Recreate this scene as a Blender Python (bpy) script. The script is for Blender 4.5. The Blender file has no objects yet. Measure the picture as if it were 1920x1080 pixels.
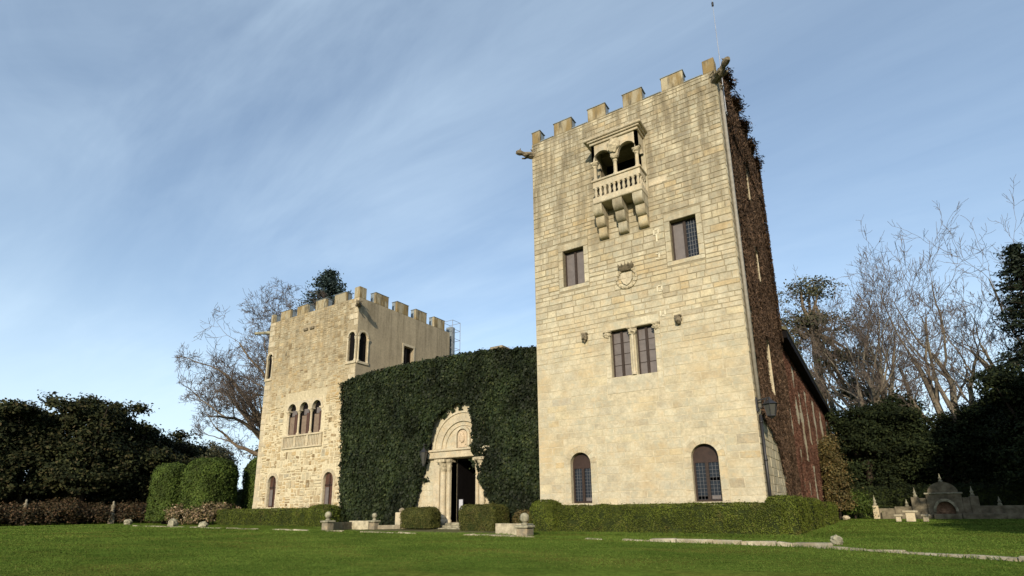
import bpy, math, random
import numpy as np
from mathutils import Vector, Matrix, noise

random.seed(7)
RNG = np.random.default_rng(7)
scene = bpy.context.scene
COL = scene.collection
PI = math.pi

# ------------------------------------------------------------------ camera
def camera():
    cd = bpy.data.cameras.new('camera'); cam = bpy.data.objects.new('camera', cd); COL.objects.link(cam)
    yaw, pitch, roll = math.radians(32.75), math.radians(14.2), math.radians(-0.7)
    cy, sy, cp, sp = math.cos(yaw), math.sin(yaw), math.cos(pitch), math.sin(pitch)
    fwd = Vector((-sy*cp, cy*cp, sp)); right = Vector((cy, sy, 0)); up = right.cross(fwd)
    cr, sr = math.cos(roll), math.sin(roll)
    r2 = cr*right + sr*up; u2 = -sr*right + cr*up
    m = Matrix((r2, u2, -fwd)).transposed().to_4x4(); m.translation = Vector((0, 0, 1.6))
    cam.matrix_world = m
    cd.sensor_fit = 'HORIZONTAL'; cd.sensor_width = 36; cd.lens = 1039.9/1920*36
    cd.shift_y = 151.2/1920
    cd.clip_end = 3000; cd.clip_start = 0.1
    scene.camera = cam
camera()

# ------------------------------------------------------------------ light
SUN_AZ, SUN_EL = math.radians(20), math.radians(19)      # azimuth from -Y toward +X
sdir = Vector((math.sin(SUN_AZ)*math.cos(SUN_EL), -math.cos(SUN_AZ)*math.cos(SUN_EL), math.sin(SUN_EL)))
def sun():
    ld = bpy.data.lights.new('sun', 'SUN'); ld.energy = 3.8; ld.angle = math.radians(0.55); ld.color = (1.0, 0.87, 0.68)
    o = bpy.data.objects.new('sun', ld); COL.objects.link(o)
    o.rotation_euler = (-sdir).to_track_quat('-Z', 'Y').to_euler()
sun()
def world():
    w = bpy.data.worlds.new('World'); scene.world = w; w.use_nodes = True
    nt = w.node_tree; nd = nt.nodes; lk = nt.links; nd.clear()
    out = nd.new('ShaderNodeOutputWorld'); bg = nd.new('ShaderNodeBackground'); bg.inputs[1].default_value = 0.135
    sky = nd.new('ShaderNodeTexSky'); sky.sky_type = 'NISHITA'; sky.sun_disc = False
    sky.sun_elevation = SUN_EL; sky.sun_rotation = PI - SUN_AZ; sky.altitude = 50
    sky.air_density = 1.0; sky.dust_density = 0.8; sky.ozone_density = 1.6
    tc = nd.new('ShaderNodeTexCoord'); sep = nd.new('ShaderNodeSeparateXYZ'); lk.new(tc.outputs['Generated'], sep.inputs[0])
    def M(op, a, b=None, c=None):
        n = nd.new('ShaderNodeMath'); n.operation = op
        for i, x in enumerate((a, b, c)):
            if x is None: continue
            if isinstance(x, (int, float)): n.inputs[i].default_value = x
            else: lk.new(x, n.inputs[i])
        return n.outputs[0]
    zz = M('ADD', M('MAXIMUM', sep.outputs[2], 0.0), 0.16)
    px = M('DIVIDE', sep.outputs[0], zz); py = M('DIVIDE', sep.outputs[1], zz)
    cmb = nd.new('ShaderNodeCombineXYZ'); lk.new(px, cmb.inputs[0]); lk.new(py, cmb.inputs[1])
    def nz(scale, detail, rough, rot, sc, off, dist=0.0):
        mp = nd.new('ShaderNodeMapping'); mp.inputs['Rotation'].default_value = (0, 0, rot); mp.inputs['Scale'].default_value = sc
        mp.inputs['Location'].default_value = off
        lk.new(cmb.outputs[0], mp.inputs[0])
        n = nd.new('ShaderNodeTexNoise'); n.inputs['Scale'].default_value = scale; n.inputs['Detail'].default_value = detail
        n.inputs['Roughness'].default_value = rough; n.inputs['Distortion'].default_value = dist
        lk.new(mp.outputs[0], n.inputs['Vector']); return n.outputs[0]
    def mr(x, a, b, c, d):
        n = nd.new('ShaderNodeMapRange'); n.interpolation_type = 'SMOOTHSTEP'
        lk.new(x, n.inputs[0])
        for i, v in enumerate((a, b, c, d)): n.inputs[i+1].default_value = v
        return n.outputs[0]
    big = mr(nz(0.45, 3, .5, .5, (1, 1, 1), (3.1, 1.7, 0)), .35, .72, 0, 1)
    streak = mr(nz(0.9, 7, .58, 0.95, (.55, 1.5, 1), (.3, 5.2, 0), .8), .36, .78, 0, 1)
    fine = mr(nz(2.6, 6, .6, 0.75, (.6, 1.9, 1), (2.3, .2, 0), .5), .3, .8, 0, 1)
    low = mr(sep.outputs[2], 0.0, 0.55, 1, 0)
    d1 = M('MULTIPLY', M('ADD', M('MULTIPLY', streak, .62), M('MULTIPLY', fine, .28)), M('ADD', M('MULTIPLY', big, .75), .25))
    dens = M('MINIMUM', M('ADD', M('MULTIPLY', d1, .70), M('ADD', M('MULTIPLY', M('MULTIPLY', low, low), .66), .13)), .92)
    mix = nd.new('ShaderNodeMixRGB'); lk.new(dens, mix.inputs[0]); lk.new(sky.outputs[0], mix.inputs[1])
    mix.inputs[2].default_value = (4.5, 5.6, 6.6, 1)
    lk.new(mix.outputs[0], bg.inputs[0]); lk.new(bg.outputs[0], out.inputs[0])
world()
scene.view_settings.view_transform = 'Standard'; scene.view_settings.look = 'None'
scene.view_settings.gamma = 1; scene.view_settings.use_curve_mapping = False
scene.view_settings.exposure = 0.45
scene.render.engine = 'CYCLES'
scene.cycles.max_bounces = 6; scene.cycles.diffuse_bounces = 3; scene.cycles.transparent_max_bounces = 4

# ------------------------------------------------------------------ helpers
def tag(o, label, cat, group=None, kind=None):
    if label: o['label'] = label
    if cat: o['category'] = cat
    if group: o['group'] = group
    if kind: o['kind'] = kind
    return o
ORG = {}
def thing(name, label, cat, loc=(0, 0, 0), group=None):
    o = bpy.data.objects.new(name, None); COL.objects.link(o); o.location = loc; o.empty_display_size = .3
    ORG[o.name] = Vector(loc)
    return tag(o, label, cat, group)
def link(name, me, parent=None, org=None):
    """mesh coordinates are local to the thing's base; parts sit at that base"""
    o = bpy.data.objects.new(name, me); COL.objects.link(o)
    if parent is not None:
        o.parent = parent; ORG[o.name] = ORG[parent.name]
    else:
        o.location = org or (0, 0, 0); ORG[o.name] = Vector(org or (0, 0, 0))
    return o
class MB:
    def __init__(s): s.v = []; s.f = []; s.r = []
    def add(s, vs, fs, r=0.5):
        b = len(s.v); s.v += [tuple(v) for v in vs]; s.f += [tuple(i+b for i in f) for f in fs]; s.r += [r]*len(fs)
    def box(s, x0, x1, y0, y1, z0, z1, r=0.5):
        s.add([(x0,y0,z0),(x1,y0,z0),(x1,y1,z0),(x0,y1,z0),(x0,y0,z1),(x1,y0,z1),(x1,y1,z1),(x0,y1,z1)],
              [(0,3,2,1),(4,5,6,7),(0,1,5,4),(1,2,6,5),(2,3,7,6),(3,0,4,7)], r)
    def bev(s, x0, x1, y0, y1, z0, z1, b=.03, r=0.5):
        xs, ys, zs = (x0,x1), (y0,y1), (z0,z1); vs = []; idx = {}
        for i in (0,1):
            for j in (0,1):
                for k in (0,1):
                    sx, sy, sz = (b if i==0 else -b), (b if j==0 else -b), (b if k==0 else -b)
                    idx[i,j,k] = (len(vs), len(vs)+1, len(vs)+2)
                    vs += [(xs[i],ys[j]+sy,zs[k]+sz),(xs[i]+sx,ys[j],zs[k]+sz),(xs[i]+sx,ys[j]+sy,zs[k])]
        F = []
        for i in (0,1):
            q=[idx[i,0,0][0],idx[i,1,0][0],idx[i,1,1][0],idx[i,0,1][0]]; F.append(q if i else q[::-1])
            q=[idx[0,i,0][1],idx[1,i,0][1],idx[1,i,1][1],idx[0,i,1][1]]; F.append(q[::-1] if i else q)
            q=[idx[0,0,i][2],idx[1,0,i][2],idx[1,1,i][2],idx[0,1,i][2]]; F.append(q if i else q[::-1])
        for j in (0,1):
            for k in (0,1):
                F.append([idx[0,j,k][1],idx[1,j,k][1],idx[1,j,k][2],idx[0,j,k][2]])
                F.append([idx[j,0,k][0],idx[j,1,k][0],idx[j,1,k][2],idx[j,0,k][2]])
                F.append([idx[j,k,0][0],idx[j,k,1][0],idx[j,k,1][1],idx[j,k,0][1]])
        for c in idx.values(): F.append(list(c))
        s.add(vs, F, r)
    def lathe(s, cx, cy, prof, n=10, r=0.5, z=0, sq=False):
        vs = []; fs = []
        for (rad, h) in prof:
            for k in range(n):
                a = 2*PI*(k+.5)/n; vs.append((cx+rad*math.cos(a), cy+rad*math.sin(a), z+h))
        for i in range(len(prof)-1):
            for k in range(n):
                fs.append((i*n+k, i*n+(k+1)%n, (i+1)*n+(k+1)%n, (i+1)*n+k))
        fs.append(tuple(range(n))[::-1]); fs.append(tuple((len(prof)-1)*n+k for k in range(n)))
        s.add(vs, fs, r)
    def tube(s, pts, rads, n=8, r=0.5):
        pts = [Vector(p) for p in pts]; vs = []; fs = []
        ref = Vector((.13, .21, .97))
        for i, p in enumerate(pts):
            d = (pts[min(i+1, len(pts)-1)] - pts[max(i-1, 0)]).normalized()
            a = d.cross(ref)
            if a.length < .05: a = d.cross(Vector((1, 0, 0)))
            a.normalize(); b = d.cross(a)
            rr = rads[i] if hasattr(rads, '__len__') else rads
            for k in range(n):
                t = 2*PI*k/n; vs.append(p + a*math.cos(t)*rr + b*math.sin(t)*rr)
        for i in range(len(pts)-1):
            for k in range(n): fs.append((i*n+k, (i+1)*n+k, (i+1)*n+(k+1)%n, i*n+(k+1)%n))
        fs.append(tuple(range(n))); fs.append(tuple((len(pts)-1)*n+k for k in range(n))[::-1])
        s.add(vs, fs, r)
    def mesh(s, name, m, org=(0,0,0), smooth=False):
        me = bpy.data.meshes.new(name); o = Vector(org)
        me.from_pydata([tuple(Vector(v)-o) for v in s.v], [], s.f); me.update()
        at = me.attributes.new('rnd', 'FLOAT', 'FACE'); at.data.foreach_set('value', np.array(s.r, dtype=np.float32))
        if m: me.materials.append(m)
        if smooth: me.polygons.foreach_set('use_smooth', [True]*len(me.polygons))
        return me
    def build(s, name, m, parent=None, org=None, smooth=False, fix=True):
        if parent is not None: og = ORG[parent.name]
        else: og = Vector(org or (0,0,0))
        me = s.mesh(name, m, og, smooth)
        return link(name, me, parent, tuple(og))
def quads_mesh(name, V, m):
    V = np.asarray(V, dtype=np.float32); n = V.shape[0]; k = V.shape[1]
    me = bpy.data.meshes.new(name)
    me.vertices.add(n*k); me.vertices.foreach_set('co', V.reshape(-1))
    me.loops.add(n*k); me.loops.foreach_set('vertex_index', np.arange(n*k, dtype=np.int32))
    me.polygons.add(n); me.polygons.foreach_set('loop_start', np.arange(n, dtype=np.int32)*k)
    me.update(calc_edges=True)
    me.materials.append(m); return me
def G(x, y):
    B = np.interp(x, [-70, -40, -20, -6, 30], [.74, .72, .65, .6, .58])
    t = np.clip((np.hypot(x, y)-3)/9, 0, 1)
    return B*t*t*(3-2*t)

# ------------------------------------------------------------------ materials
class NT:
    def __init__(s, name):
        s.m = bpy.data.materials.new(name); s.m.use_nodes = True; s.nt = s.m.node_tree; s.n = s.nt.nodes; s.l = s.nt.links
        s.b = s.n['Principled BSDF']; s._pos = None
    def put(s, x, sock):
        if isinstance(x, (int, float)): sock.default_value = x
        elif isinstance(x, (tuple, list)): sock.default_value = tuple(x) + ((1,) if len(x) == 3 and len(sock.default_value) == 4 else ())
        else: s.l.new(x, sock)
    def pos(s):
        if s._pos is None: s._pos = s.n.new('ShaderNodeNewGeometry').outputs['Position']
        return s._pos
    def island(s): return s.n.new('ShaderNodeNewGeometry').outputs['Random Per Island']
    def attr(s, a='rnd'):
        n = s.n.new('ShaderNodeAttribute'); n.attribute_name = a; return n.outputs['Fac']
    def xyz(s):
        n = s.n.new('ShaderNodeSeparateXYZ'); s.l.new(s.pos(), n.inputs[0]); return n.outputs
    def noise(s, scale, detail=4, rough=.55, sc=None, dist=0, loc=None):
        n = s.n.new('ShaderNodeTexNoise'); n.inputs['Scale'].default_value = scale; n.inputs['Detail'].default_value = detail
        n.inputs['Roughness'].default_value = rough; n.inputs['Distortion'].default_value = dist
        v = s.pos()
        if sc or loc:
            mp = s.n.new('ShaderNodeMapping'); mp.inputs['Scale'].default_value = sc or (1,1,1); mp.inputs['Location'].default_value = loc or (0,0,0)
            s.l.new(v, mp.inputs[0]); v = mp.outputs[0]
        s.l.new(v, n.inputs['Vector']); return n.outputs[0]
    def vor(s, scale, sc=None, feature='F1'):
        n = s.n.new('ShaderNodeTexVoronoi'); n.inputs['Scale'].default_value = scale; n.feature = feature
        v = s.pos()
        if sc:
            mp = s.n.new('ShaderNodeMapping'); mp.inputs['Scale'].default_value = sc; s.l.new(v, mp.inputs[0]); v = mp.outputs[0]
        s.l.new(v, n.inputs['Vector']); return n.outputs[0]
    def ramp(s, x, stops, interp='LINEAR'):
        n = s.n.new('ShaderNodeValToRGB'); cr = n.color_ramp; cr.interpolation = interp
        while len(cr.elements) < len(stops): cr.elements.new(.5)
        for e, (p, c) in zip(cr.elements, stops): e.position = p; e.color = tuple(c)+(1,)
        s.put(x, n.inputs[0]); return n.outputs[0]
    def mr(s, x, a, b, c=0., d=1.):
        n = s.n.new('ShaderNodeMapRange'); n.interpolation_type = 'SMOOTHSTEP'; s.put(x, n.inputs[0])
        for i, v in enumerate((a, b, c, d)): n.inputs[i+1].default_value = v
        return n.outputs[0]
    def math(s, op, a, b=0.):
        n = s.n.new('ShaderNodeMath'); n.operation = op; s.put(a, n.inputs[0]); s.put(b, n.inputs[1]); return n.outputs[0]
    def mix(s, f, a, b, mode='MIX'):
        n = s.n.new('ShaderNodeMixRGB'); n.blend_type = mode; s.put(f, n.inputs[0])
        s.put(a, n.inputs[1]); s.put(b, n.inputs[2]); return n.outputs[0]
    def scale(s, col, f): return s.mix(1.0, col, s.grey(f), 'MULTIPLY')
    def grey(s, f):
        n = s.n.new('ShaderNodeCombineXYZ')
        for i in range(3): s.l.new(f, n.inputs[i])
        return n.outputs[0]
    def bump(s, h, strength=.5, dist=.02):
        n = s.n.new('ShaderNodeBump'); n.inputs['Strength'].default_value = strength; n.inputs['Distance'].default_value = dist
        s.put(h, n.inputs['Height']); s.l.new(n.outputs[0], s.b.inputs['Normal'])
    def done(s, col, rough=.85, spec=.2, **k):
        s.put(col, s.b.inputs['Base Color']); s.put(rough, s.b.inputs['Roughness']); s.b.inputs['Specular IOR Level'].default_value = spec
        for a, v in k.items(): s.put(v, s.b.inputs[a.replace('_', ' ')])
        return s.m

def stone_material(name, stops, zlo, zhi, dirt=.6, ochre=.4, streak_loc=(0,0,0)):
    t = NT(name)
    col = t.ramp(t.attr(), stops)
    col = t.scale(col, t.mr(t.noise(1.7, 6, .65), .25, .75, .74, 1.16))
    col = t.scale(col, t.mr(t.noise(11, 4, .7), .25, .75, .82, 1.13))
    f = t.math('MULTIPLY', t.mr(t.noise(.42, 4, .6, loc=(4, 2, 9)), .48, .72), ochre)
    col = t.mix(f, col, (.43, .30, .135))
    col = t.mix(t.math('MULTIPLY', t.mr(t.noise(2.6, 5, .7, loc=(1, 8, 4)), .48, .68), .55), col, (.465, .36, .215))
    col = t.mix(t.math('MULTIPLY', t.mr(t.noise(3.1, 5, .7, loc=(6, 2, 7)), .50, .66), .6), col, (.345, .335, .255))
    col = t.mix(t.math('MULTIPLY', t.mr(t.noise(7.5, 4, .7, loc=(2, 2, 1)), .60, .72), .5), col, (.25, .20, .12))
    z = t.xyz()[2]
    st = t.mr(t.noise(1.0, 5, .65, sc=(2.6, 2.6, .22), loc=streak_loc), .40, .62)
    pat = t.mr(t.noise(.8, 5, .7, loc=(9, 1, 3)), .35, .65)
    zz = t.mr(z, zlo, zhi)
    d = t.math('MULTIPLY', t.math('MULTIPLY', t.math('ADD', t.math('MULTIPLY', st, .65), t.math('MULTIPLY', pat, .45)), zz), dirt)
    col = t.mix(d, col, (.125, .105, .07))
    t.bump(t.noise(22, 5, .7), .55, .02)
    return t.done(col, .9, .15)
M_STONE = stone_material('granite_ashlar', [(0, (.33, .29, .205)), (.15, (.41, .365, .26)), (.45, (.47, .425, .305)), (.7, (.44, .40, .295)), (.9, (.48, .42, .28)), (.97, (.44, .35, .205)), (1, (.38, .355, .28))], 8.5, 19.5, .95, .42)
M_RUBBLE = stone_material('rubble_stone', [(0, (.17, .12, .06)), (.10, (.30, .23, .13)), (.35, (.44, .375, .25)), (.7, (.44, .385, .26)), (.86, (.41, .30, .15)), (1, (.33, .30, .22))], 6.5, 16.2, .75, .55, (3, 3, 3))
M_PALE = stone_material('dressed_stone', [(0, (.38, .33, .235)), (.5, (.47, .41, .295)), (1, (.49, .41, .27))], 12, 21, .38, .2)
M_WEATHER = stone_material('weathered_stone', [(0, (.15, .13, .095)), (.5, (.22, .195, .145)), (1, (.27, .235, .165))], -1, 2, .5, .1)
def merlon_material():
    t = NT('merlon_stone')
    col = t.ramp(t.attr(), [(0, (.28, .245, .17)), (1, (.36, .315, .215))])
    f = t.mr(t.noise(1.4, 5, .6, sc=(1.6, 1.6, .5)), .40, .60)
    col = t.mix(t.math('MULTIPLY', f, .8), col, (.185, .125, .045))
    f2 = t.mr(t.noise(2.2, 5, .65, sc=(1.5, 1.5, .4), loc=(7, 3, 1)), .5, .68)
    col = t.mix(t.math('MULTIPLY', f2, .8), col, (.085, .075, .055))
    t.bump(t.noise(18, 5, .7), .6, .02)
    return t.done(col, .92, .12)
M_MERLON = merlon_material()
def mortar(name, zsplit, hi, lo):
    t = NT(name); z = t.xyz()[2]
    f = t.mr(t.math('ADD', z, t.math('MULTIPLY', t.noise(.5, 3), 4.0)), zsplit-2, zsplit+4)
    col = t.mix(f, lo, hi); col = t.scale(col, t.mr(t.noise(6, 5, .7), .3, .7, .75, 1.15))
    t.bump(t.noise(30, 4, .7), .5, .01)
    return t.done(col, .95, .1)
M_MORTAR = mortar('wall_mortar', 10.5, (.235, .20, .13), (.45, .395, .275))
M_MORTAR_R = mortar('rubble_mortar', 11.0, (.30, .25, .165), (.52, .455, .31))
def plaster():
    t = NT('old_render')
    col = t.mix(t.mr(t.noise(.5, 5, .6), .35, .65), (.355, .30, .205), (.29, .245, .17))
    st = t.mr(t.noise(1.0, 6, .65, sc=(2.5, 2.5, .22)), .40, .66)
    zz = t.mr(t.xyz()[2], 9.5, 16.0, .25, 1)
    col = t.mix(t.math('MULTIPLY', t.math('MULTIPLY', st, zz), .6), col, (.15, .125, .08))
    col = t.scale(col, t.mr(t.noise(9, 4, .7), .3, .7, .86, 1.1))
    t.bump(t.noise(12, 6, .75), .4, .02)
    return t.done(col, .93, .1)
M_PLASTER = plaster()
def simple(name, col, rough=.7, spec=.3, var=.25, scale=6, bump=.2, metal=0.):
    t = NT(name); c = t.scale(t.mix(0.0, col, col), t.mr(t.noise(scale, 5, .65), .25, .75, 1-var, 1+var))
    if bump: t.bump(t.noise(scale*4, 4, .65), bump, .01)
    return t.done(c, rough, spec, Metallic=metal)
M_ZINC = simple('grey_flashing', (.17, .20, .215), .55, .4, .3, 2.5, .2)
M_WOOD = simple('dark_stained_wood', (.028, .017, .012), .6, .3, .35, 9)
M_REDWOOD = simple('red_brown_wood', (.062, .030, .02), .6, .3, .3, 9)
M_TYMP = simple('brown_wood', (.028, .015, .011), .6, .3, .35, 7)
M_SHUT = simple('mauve_grey_shutter', (.125, .108, .102), .45, .4, .15, 4, .1)
M_TAN = simple('tan_board', (.17, .125, .09), .65, .3, .2, 5, .1)
M_DARK = simple('painted_shade_wood', (.005, .004, .004), .8, .1, .3, 6, 0)  # near-black colour puts the shade of openings and eaves into the wood
M_LEAD = simple('lead_bars', (.11, .11, .115), .5, .4, .2, 8, 0)
M_IRON = simple('black_iron', (.018, .018, .02), .5, .5, .3, 12, .1)
M_PIPE = simple('painted_pipe', (.23, .215, .18), .6, .3, .2, 6, .1)
M_STEEL = simple('galvanised_steel', (.33, .34, .36), .45, .5, .2, 8, 0, .6)
M_WHITE = simple('white_paint', (.72, .72, .70), .6, .3, .08, 8, 0)
M_PAPER = simple('white_paper', (.42, .43, .47), .8, .2, .03, 8, 0)
def glass(name, col=(.012, .016, .022)):
    t = NT(name); t.bump(t.noise(3.0, 3, .5), .06, .02); return t.done(col, .12, .28)
M_GLASS = glass('window_glass')
M_LGLASS = glass('lantern_glass', (.06, .06, .055))
M_CARVE = simple('carved_granite', (.36, .31, .21), .9, .15, .45, 7, .9)
M_CARVED = simple('dark_carved_stone', (.15, .125, .085), .92, .12, .6, 8, .9)
M_LICHEN = simple('lichened_stone', (.24, .225, .16), .93, .1, .55, 4, .7)
M_MOSSTILE = simple('mossy_roof_tile', (.085, .078, .045), .9, .1, .45, 2.5, .4)
M_TILE = simple('roof_tile', (.20, .105, .06), .85, .2, .4, 3, .3)

def leaf_material(name, stops, rough=.55, spec=.35, big=(.8, 1.2), bigscale=.8, trans=0.0, brown=None):
    t = NT(name); c = t.ramp(t.island(), stops)
    c = t.scale(c, t.mr(t.noise(bigscale, 3, .5), .3, .7, big[0], big[1]))
    if brown: c = t.mix(t.math('MULTIPLY', t.mr(t.noise(1.3, 4, .65, loc=(3, 7, 1)), .56, .70), .6), c, brown)
    m = t.done(c, rough, spec)
    return m
M_IVY = leaf_material('ivy_leaf', [(0, (.008, .012, .005)), (.5, (.013, .020, .007)), (.88, (.019, .027, .009)), (1, (.036, .042, .013))], .6, .14, (.5, 1.6), .55)
M_IVYBASE = simple('ivy_stems', (.010, .013, .006), .9, .1, .4, 3, 0)
M_HEDGE = leaf_material('box_hedge_leaf', [(0, (.045, .058, .007)), (.5, (.068, .088, .010)), (.9, (.088, .108, .014)), (1, (.11, .105, .025))], .65, .15, (.68, 1.22), 1.6, 0, (.085, .070, .022))
M_HEDGEBASE = simple('hedge_inside', (.022, .030, .008), .9, .1, .4, 3, 0)
M_BOXB = leaf_material('box_bush_leaf', [(0, (.040, .045, .010)), (.6, (.070, .075, .016)), (1, (.10, .095, .025))], .6, .15, (.7, 1.2), 1.6, 0, (.09, .065, .025))
M_TOPI = leaf_material('clipped_cypress_leaf', [(0, (.032, .052, .010)), (.6, (.052, .080, .013)), (1, (.075, .10, .02))], .65, .12, (.6, 1.25), .9)
M_MAGN = leaf_material('magnolia_leaf', [(0, (.013, .017, .008)), (.5, (.021, .026, .010)), (.88, (.042, .042, .016)), (1, (.07, .055, .028))], .7, .08, (.6, 1.4), .4)
M_EVER = leaf_material('evergreen_leaf', [(0, (.010, .015, .007)), (.6, (.018, .026, .010)), (1, (.030, .036, .012))], .75, .08, (.6, 1.3), .35)
M_CONIF = leaf_material('conifer_needles', [(0, (.010, .017, .010)), (.6, (.018, .028, .015)), (1, (.030, .040, .02))], .6, .25, (.7, 1.2), .5)
M_CEDAR = leaf_material('blue_cedar_needles', [(0, (.025, .042, .040)), (.6, (.042, .064, .060)), (1, (.06, .085, .075))], .6, .25)
M_EUC = leaf_material('eucalyptus_leaf', [(0, (.030, .034, .014)), (.6, (.05, .052, .022)), (1, (.085, .07, .035))], .5, .3, (.7, 1.3), .4)
M_OLIVE = leaf_material('olive_brown_leaf', [(0, (.05, .045, .014)), (.5, (.085, .07, .022)), (1, (.13, .085, .03))], .6, .25, (.7, 1.25), .8)
M_RUST = leaf_material('rusty_shrub_leaf', [(0, (.022, .020, .008)), (.55, (.045, .032, .014)), (.85, (.075, .042, .02)), (1, (.10, .06, .03))], .65, .2, (.6, 1.3), .6)
M_HYD = leaf_material('hydrangea_leaf', [(0, (.06, .06, .02)), (.55, (.11, .08, .035)), (.8, (.22, .15, .09)), (1, (.34, .26, .17))], .7, .2)
M_CREEP = leaf_material('winter_creeper', [(0, (.048, .033, .023)), (.4, (.075, .05, .034)), (.75, (.10, .062, .041)), (1, (.15, .10, .065))], .85, .05, (.65, 1.25), .7)
M_CREEPR = leaf_material('red_winter_creeper', [(0, (.075, .040, .029)), (.4, (.115, .058, .040)), (.75, (.15, .070, .048)), (1, (.21, .13, .09))], .85, .05, (.65, 1.3), .6)
def bark(name, a, b):
    t = NT(name); c = t.mix(t.mr(t.noise(2.2, 5, .65, sc=(1, 1, .4)), .35, .65), a, b); return t.done(c, .9, .1)
M_BARK = bark('plane_bark', (.17, .135, .095), (.10, .075, .052))
M_BARKL = bark('pale_plane_bark', (.19, .165, .12), (.10, .08, .06))
M_BARKD = bark('dark_bark', (.045, .035, .025), (.025, .02, .015))
M_TWIG = simple('winter_twigs', (.088, .071, .060), .9, .1, .3, 1.0, 0)
M_TWIG2 = simple('pale_twigs', (.092, .074, .062), .9, .1, .3, 1.0, 0)
def grass_material():
    t = NT('lawn_grass')
    c = t.mix(t.mr(t.noise(.35, 5, .6), .35, .65), (.080, .128, .020), (.104, .145, .024))
    c = t.mix(t.math('MULTIPLY', t.mr(t.noise(.22, 4, .6, sc=(1, 2.2, 1), loc=(5, 5, 0)), .46, .70), .75), c, (.150, .135, .030))
    c = t.scale(c, t.mr(t.noise(7, 5, .7), .25, .75, .70, 1.28))
    c = t.scale(c, t.mr(t.noise(.9, 5, .65, sc=(1, 1.6, 1)), .3, .7, .80, 1.18))
    t.bump(t.noise(26, 5, .75), .6, .04)
    return t.done(c, .9, 0.0)
M_GRASS = grass_material()
M_BLADE = leaf_material('grass_blade', [(0, (.056, .096, .017)), (.6, (.076, .120, .021)), (.94, (.098, .132, .026)), (1, (.14, .135, .04))], .85, 0.0, (.75, 1.25), .35)
M_SOIL = simple('mossy_paving', (.105, .10, .045), .95, .1, .45, 2.2, .5)

# ------------------------------------------------------------------ plane maps and masonry
def front(Y): return lambda u, z, d: (u, Y-d, z)
def side(X): return lambda u, z, d: (X+d, u, z)
def mbox(mb, mp, u0, u1, z0, z1, d0, d1, r=.5, b=0):
    p = [mp(u, z, d) for u in (u0, u1) for z in (z0, z1) for d in (d0, d1)]
    xs = [q[0] for q in p]; ys = [q[1] for q in p]; zs = [q[2] for q in p]
    a = (min(xs), max(xs), min(ys), max(ys), min(zs), max(zs))
    if b: mb.bev(*a, b, r)
    else: mb.box(*a, r)
def stone_geo(mb, mp, u0, u1, z0, z1, proud, ch, r, jit=0.0):
    J = lambda: random.uniform(-jit, jit)
    o = [(u0+J(), z0+J()), (u1+J(), z0+J()), (u1+J(), z1+J()), (u0+J(), z1+J())]
    cu, cz = (u0+u1)/2, (z0+z1)/2
    i = [(u+(ch if u < cu else -ch), z+(ch if z < cz else -ch)) for u, z in o]
    tl = [random.uniform(-.25, .25)*proud for _ in range(4)]
    vs = [mp(u, z, -.02) for u, z in o] + [mp(u, z, proud+t) for (u, z), t in zip(i, tl)]
    mb.add(vs, [(4, 5, 6, 7), (0, 1, 5, 4), (1, 2, 6, 5), (2, 3, 7, 6), (3, 0, 4, 7)], r)
def layout(u0, u1, z0, z1, blocked, hr=(.24, .36), wr=(.35, .95)):
    out = []; z = z0; prev = []
    while z < z1-.05:
        h = random.uniform(*hr)
        if z+h > z1-.12: h = z1-z
        iv = [(u0, u1)]
        for (a, b, c, d) in blocked:
            if d <= z+.02 or c >= z+h-.02: continue
            n = []
            for (s, e) in iv:
                if b <= s or a >= e: n.append((s, e)); continue
                if a > s: n.append((s, a))
                if b < e: n.append((b, e))
            iv = n
        for (s, e) in iv:
            u = s
            while u < e-.02:
                w = random.uniform(*wr)
                if e-(u+w) < wr[0]*.8: w = e-u
                out.append([u, u+w, z, z+h]); u += w
        z += h
    return out
def rubble(u0, u1, z0, z1, blocked, hs=.42, wr=(.22, .65)):
    out = []
    for (a, b, c, d) in layout(u0, u1, z0, z1, blocked, (hs*.8, hs*1.25), wr):
        k = random.random(); h = d-c
        if k < .22: out.append((a, b, c, d))
        elif k < .72:
            t = c+h*random.uniform(.35, .65)
            for p, q in ((c, t), (t, d)):
                if b-a > .42 and random.random() < .5: m = a+(b-a)*random.uniform(.35, .65); out += [(a, m, p, q), (m, b, p, q)]
                else: out.append((a, b, p, q))
        else:
            t1 = c+h*random.uniform(.25, .4); t2 = c+h*random.uniform(.6, .75); out += [(a, b, c, t1), (a, b, t1, t2), (a, b, t2, d)]
    return [list(q) for q in out]
def stones_to(parent, mp, rects, mat, joint=.012, proud=(.006, .022), ch=.014, cam=(0, 0, 1.6), nparts=300, jit=.004, normal=(0, -1, 0), rest='stone_courses', rfun=None, pfun=None):
    sc = []
    for q in rects:
        c = Vector(mp((q[0]+q[1])/2, (q[2]+q[3])/2, 0)); d = Vector(cam)-c
        sc.append(((q[1]-q[0])*(q[3]-q[2])*abs(d.normalized().dot(Vector(normal)))/d.length_squared, q))
    sc.sort(key=lambda t: -t[0])
    big = MB()
    for i, (_, q) in enumerate(sc):
        r = random.random() if rfun is None else rfun(q)
        a = (q[0]+joint/2, q[1]-joint/2, q[2]+joint/2, q[3]-joint/2); pr = proud if pfun is None else pfun(q)
        if i < nparts:
            m = MB(); stone_geo(m, mp, *a, random.uniform(*pr), ch, r, jit); m.build('stone', mat, parent)
        else: stone_geo(big, mp, *a, random.uniform(*pr), ch, r, jit)
    if big.v: o = big.build(rest, mat, parent); o['kind'] = 'stuff'
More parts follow.
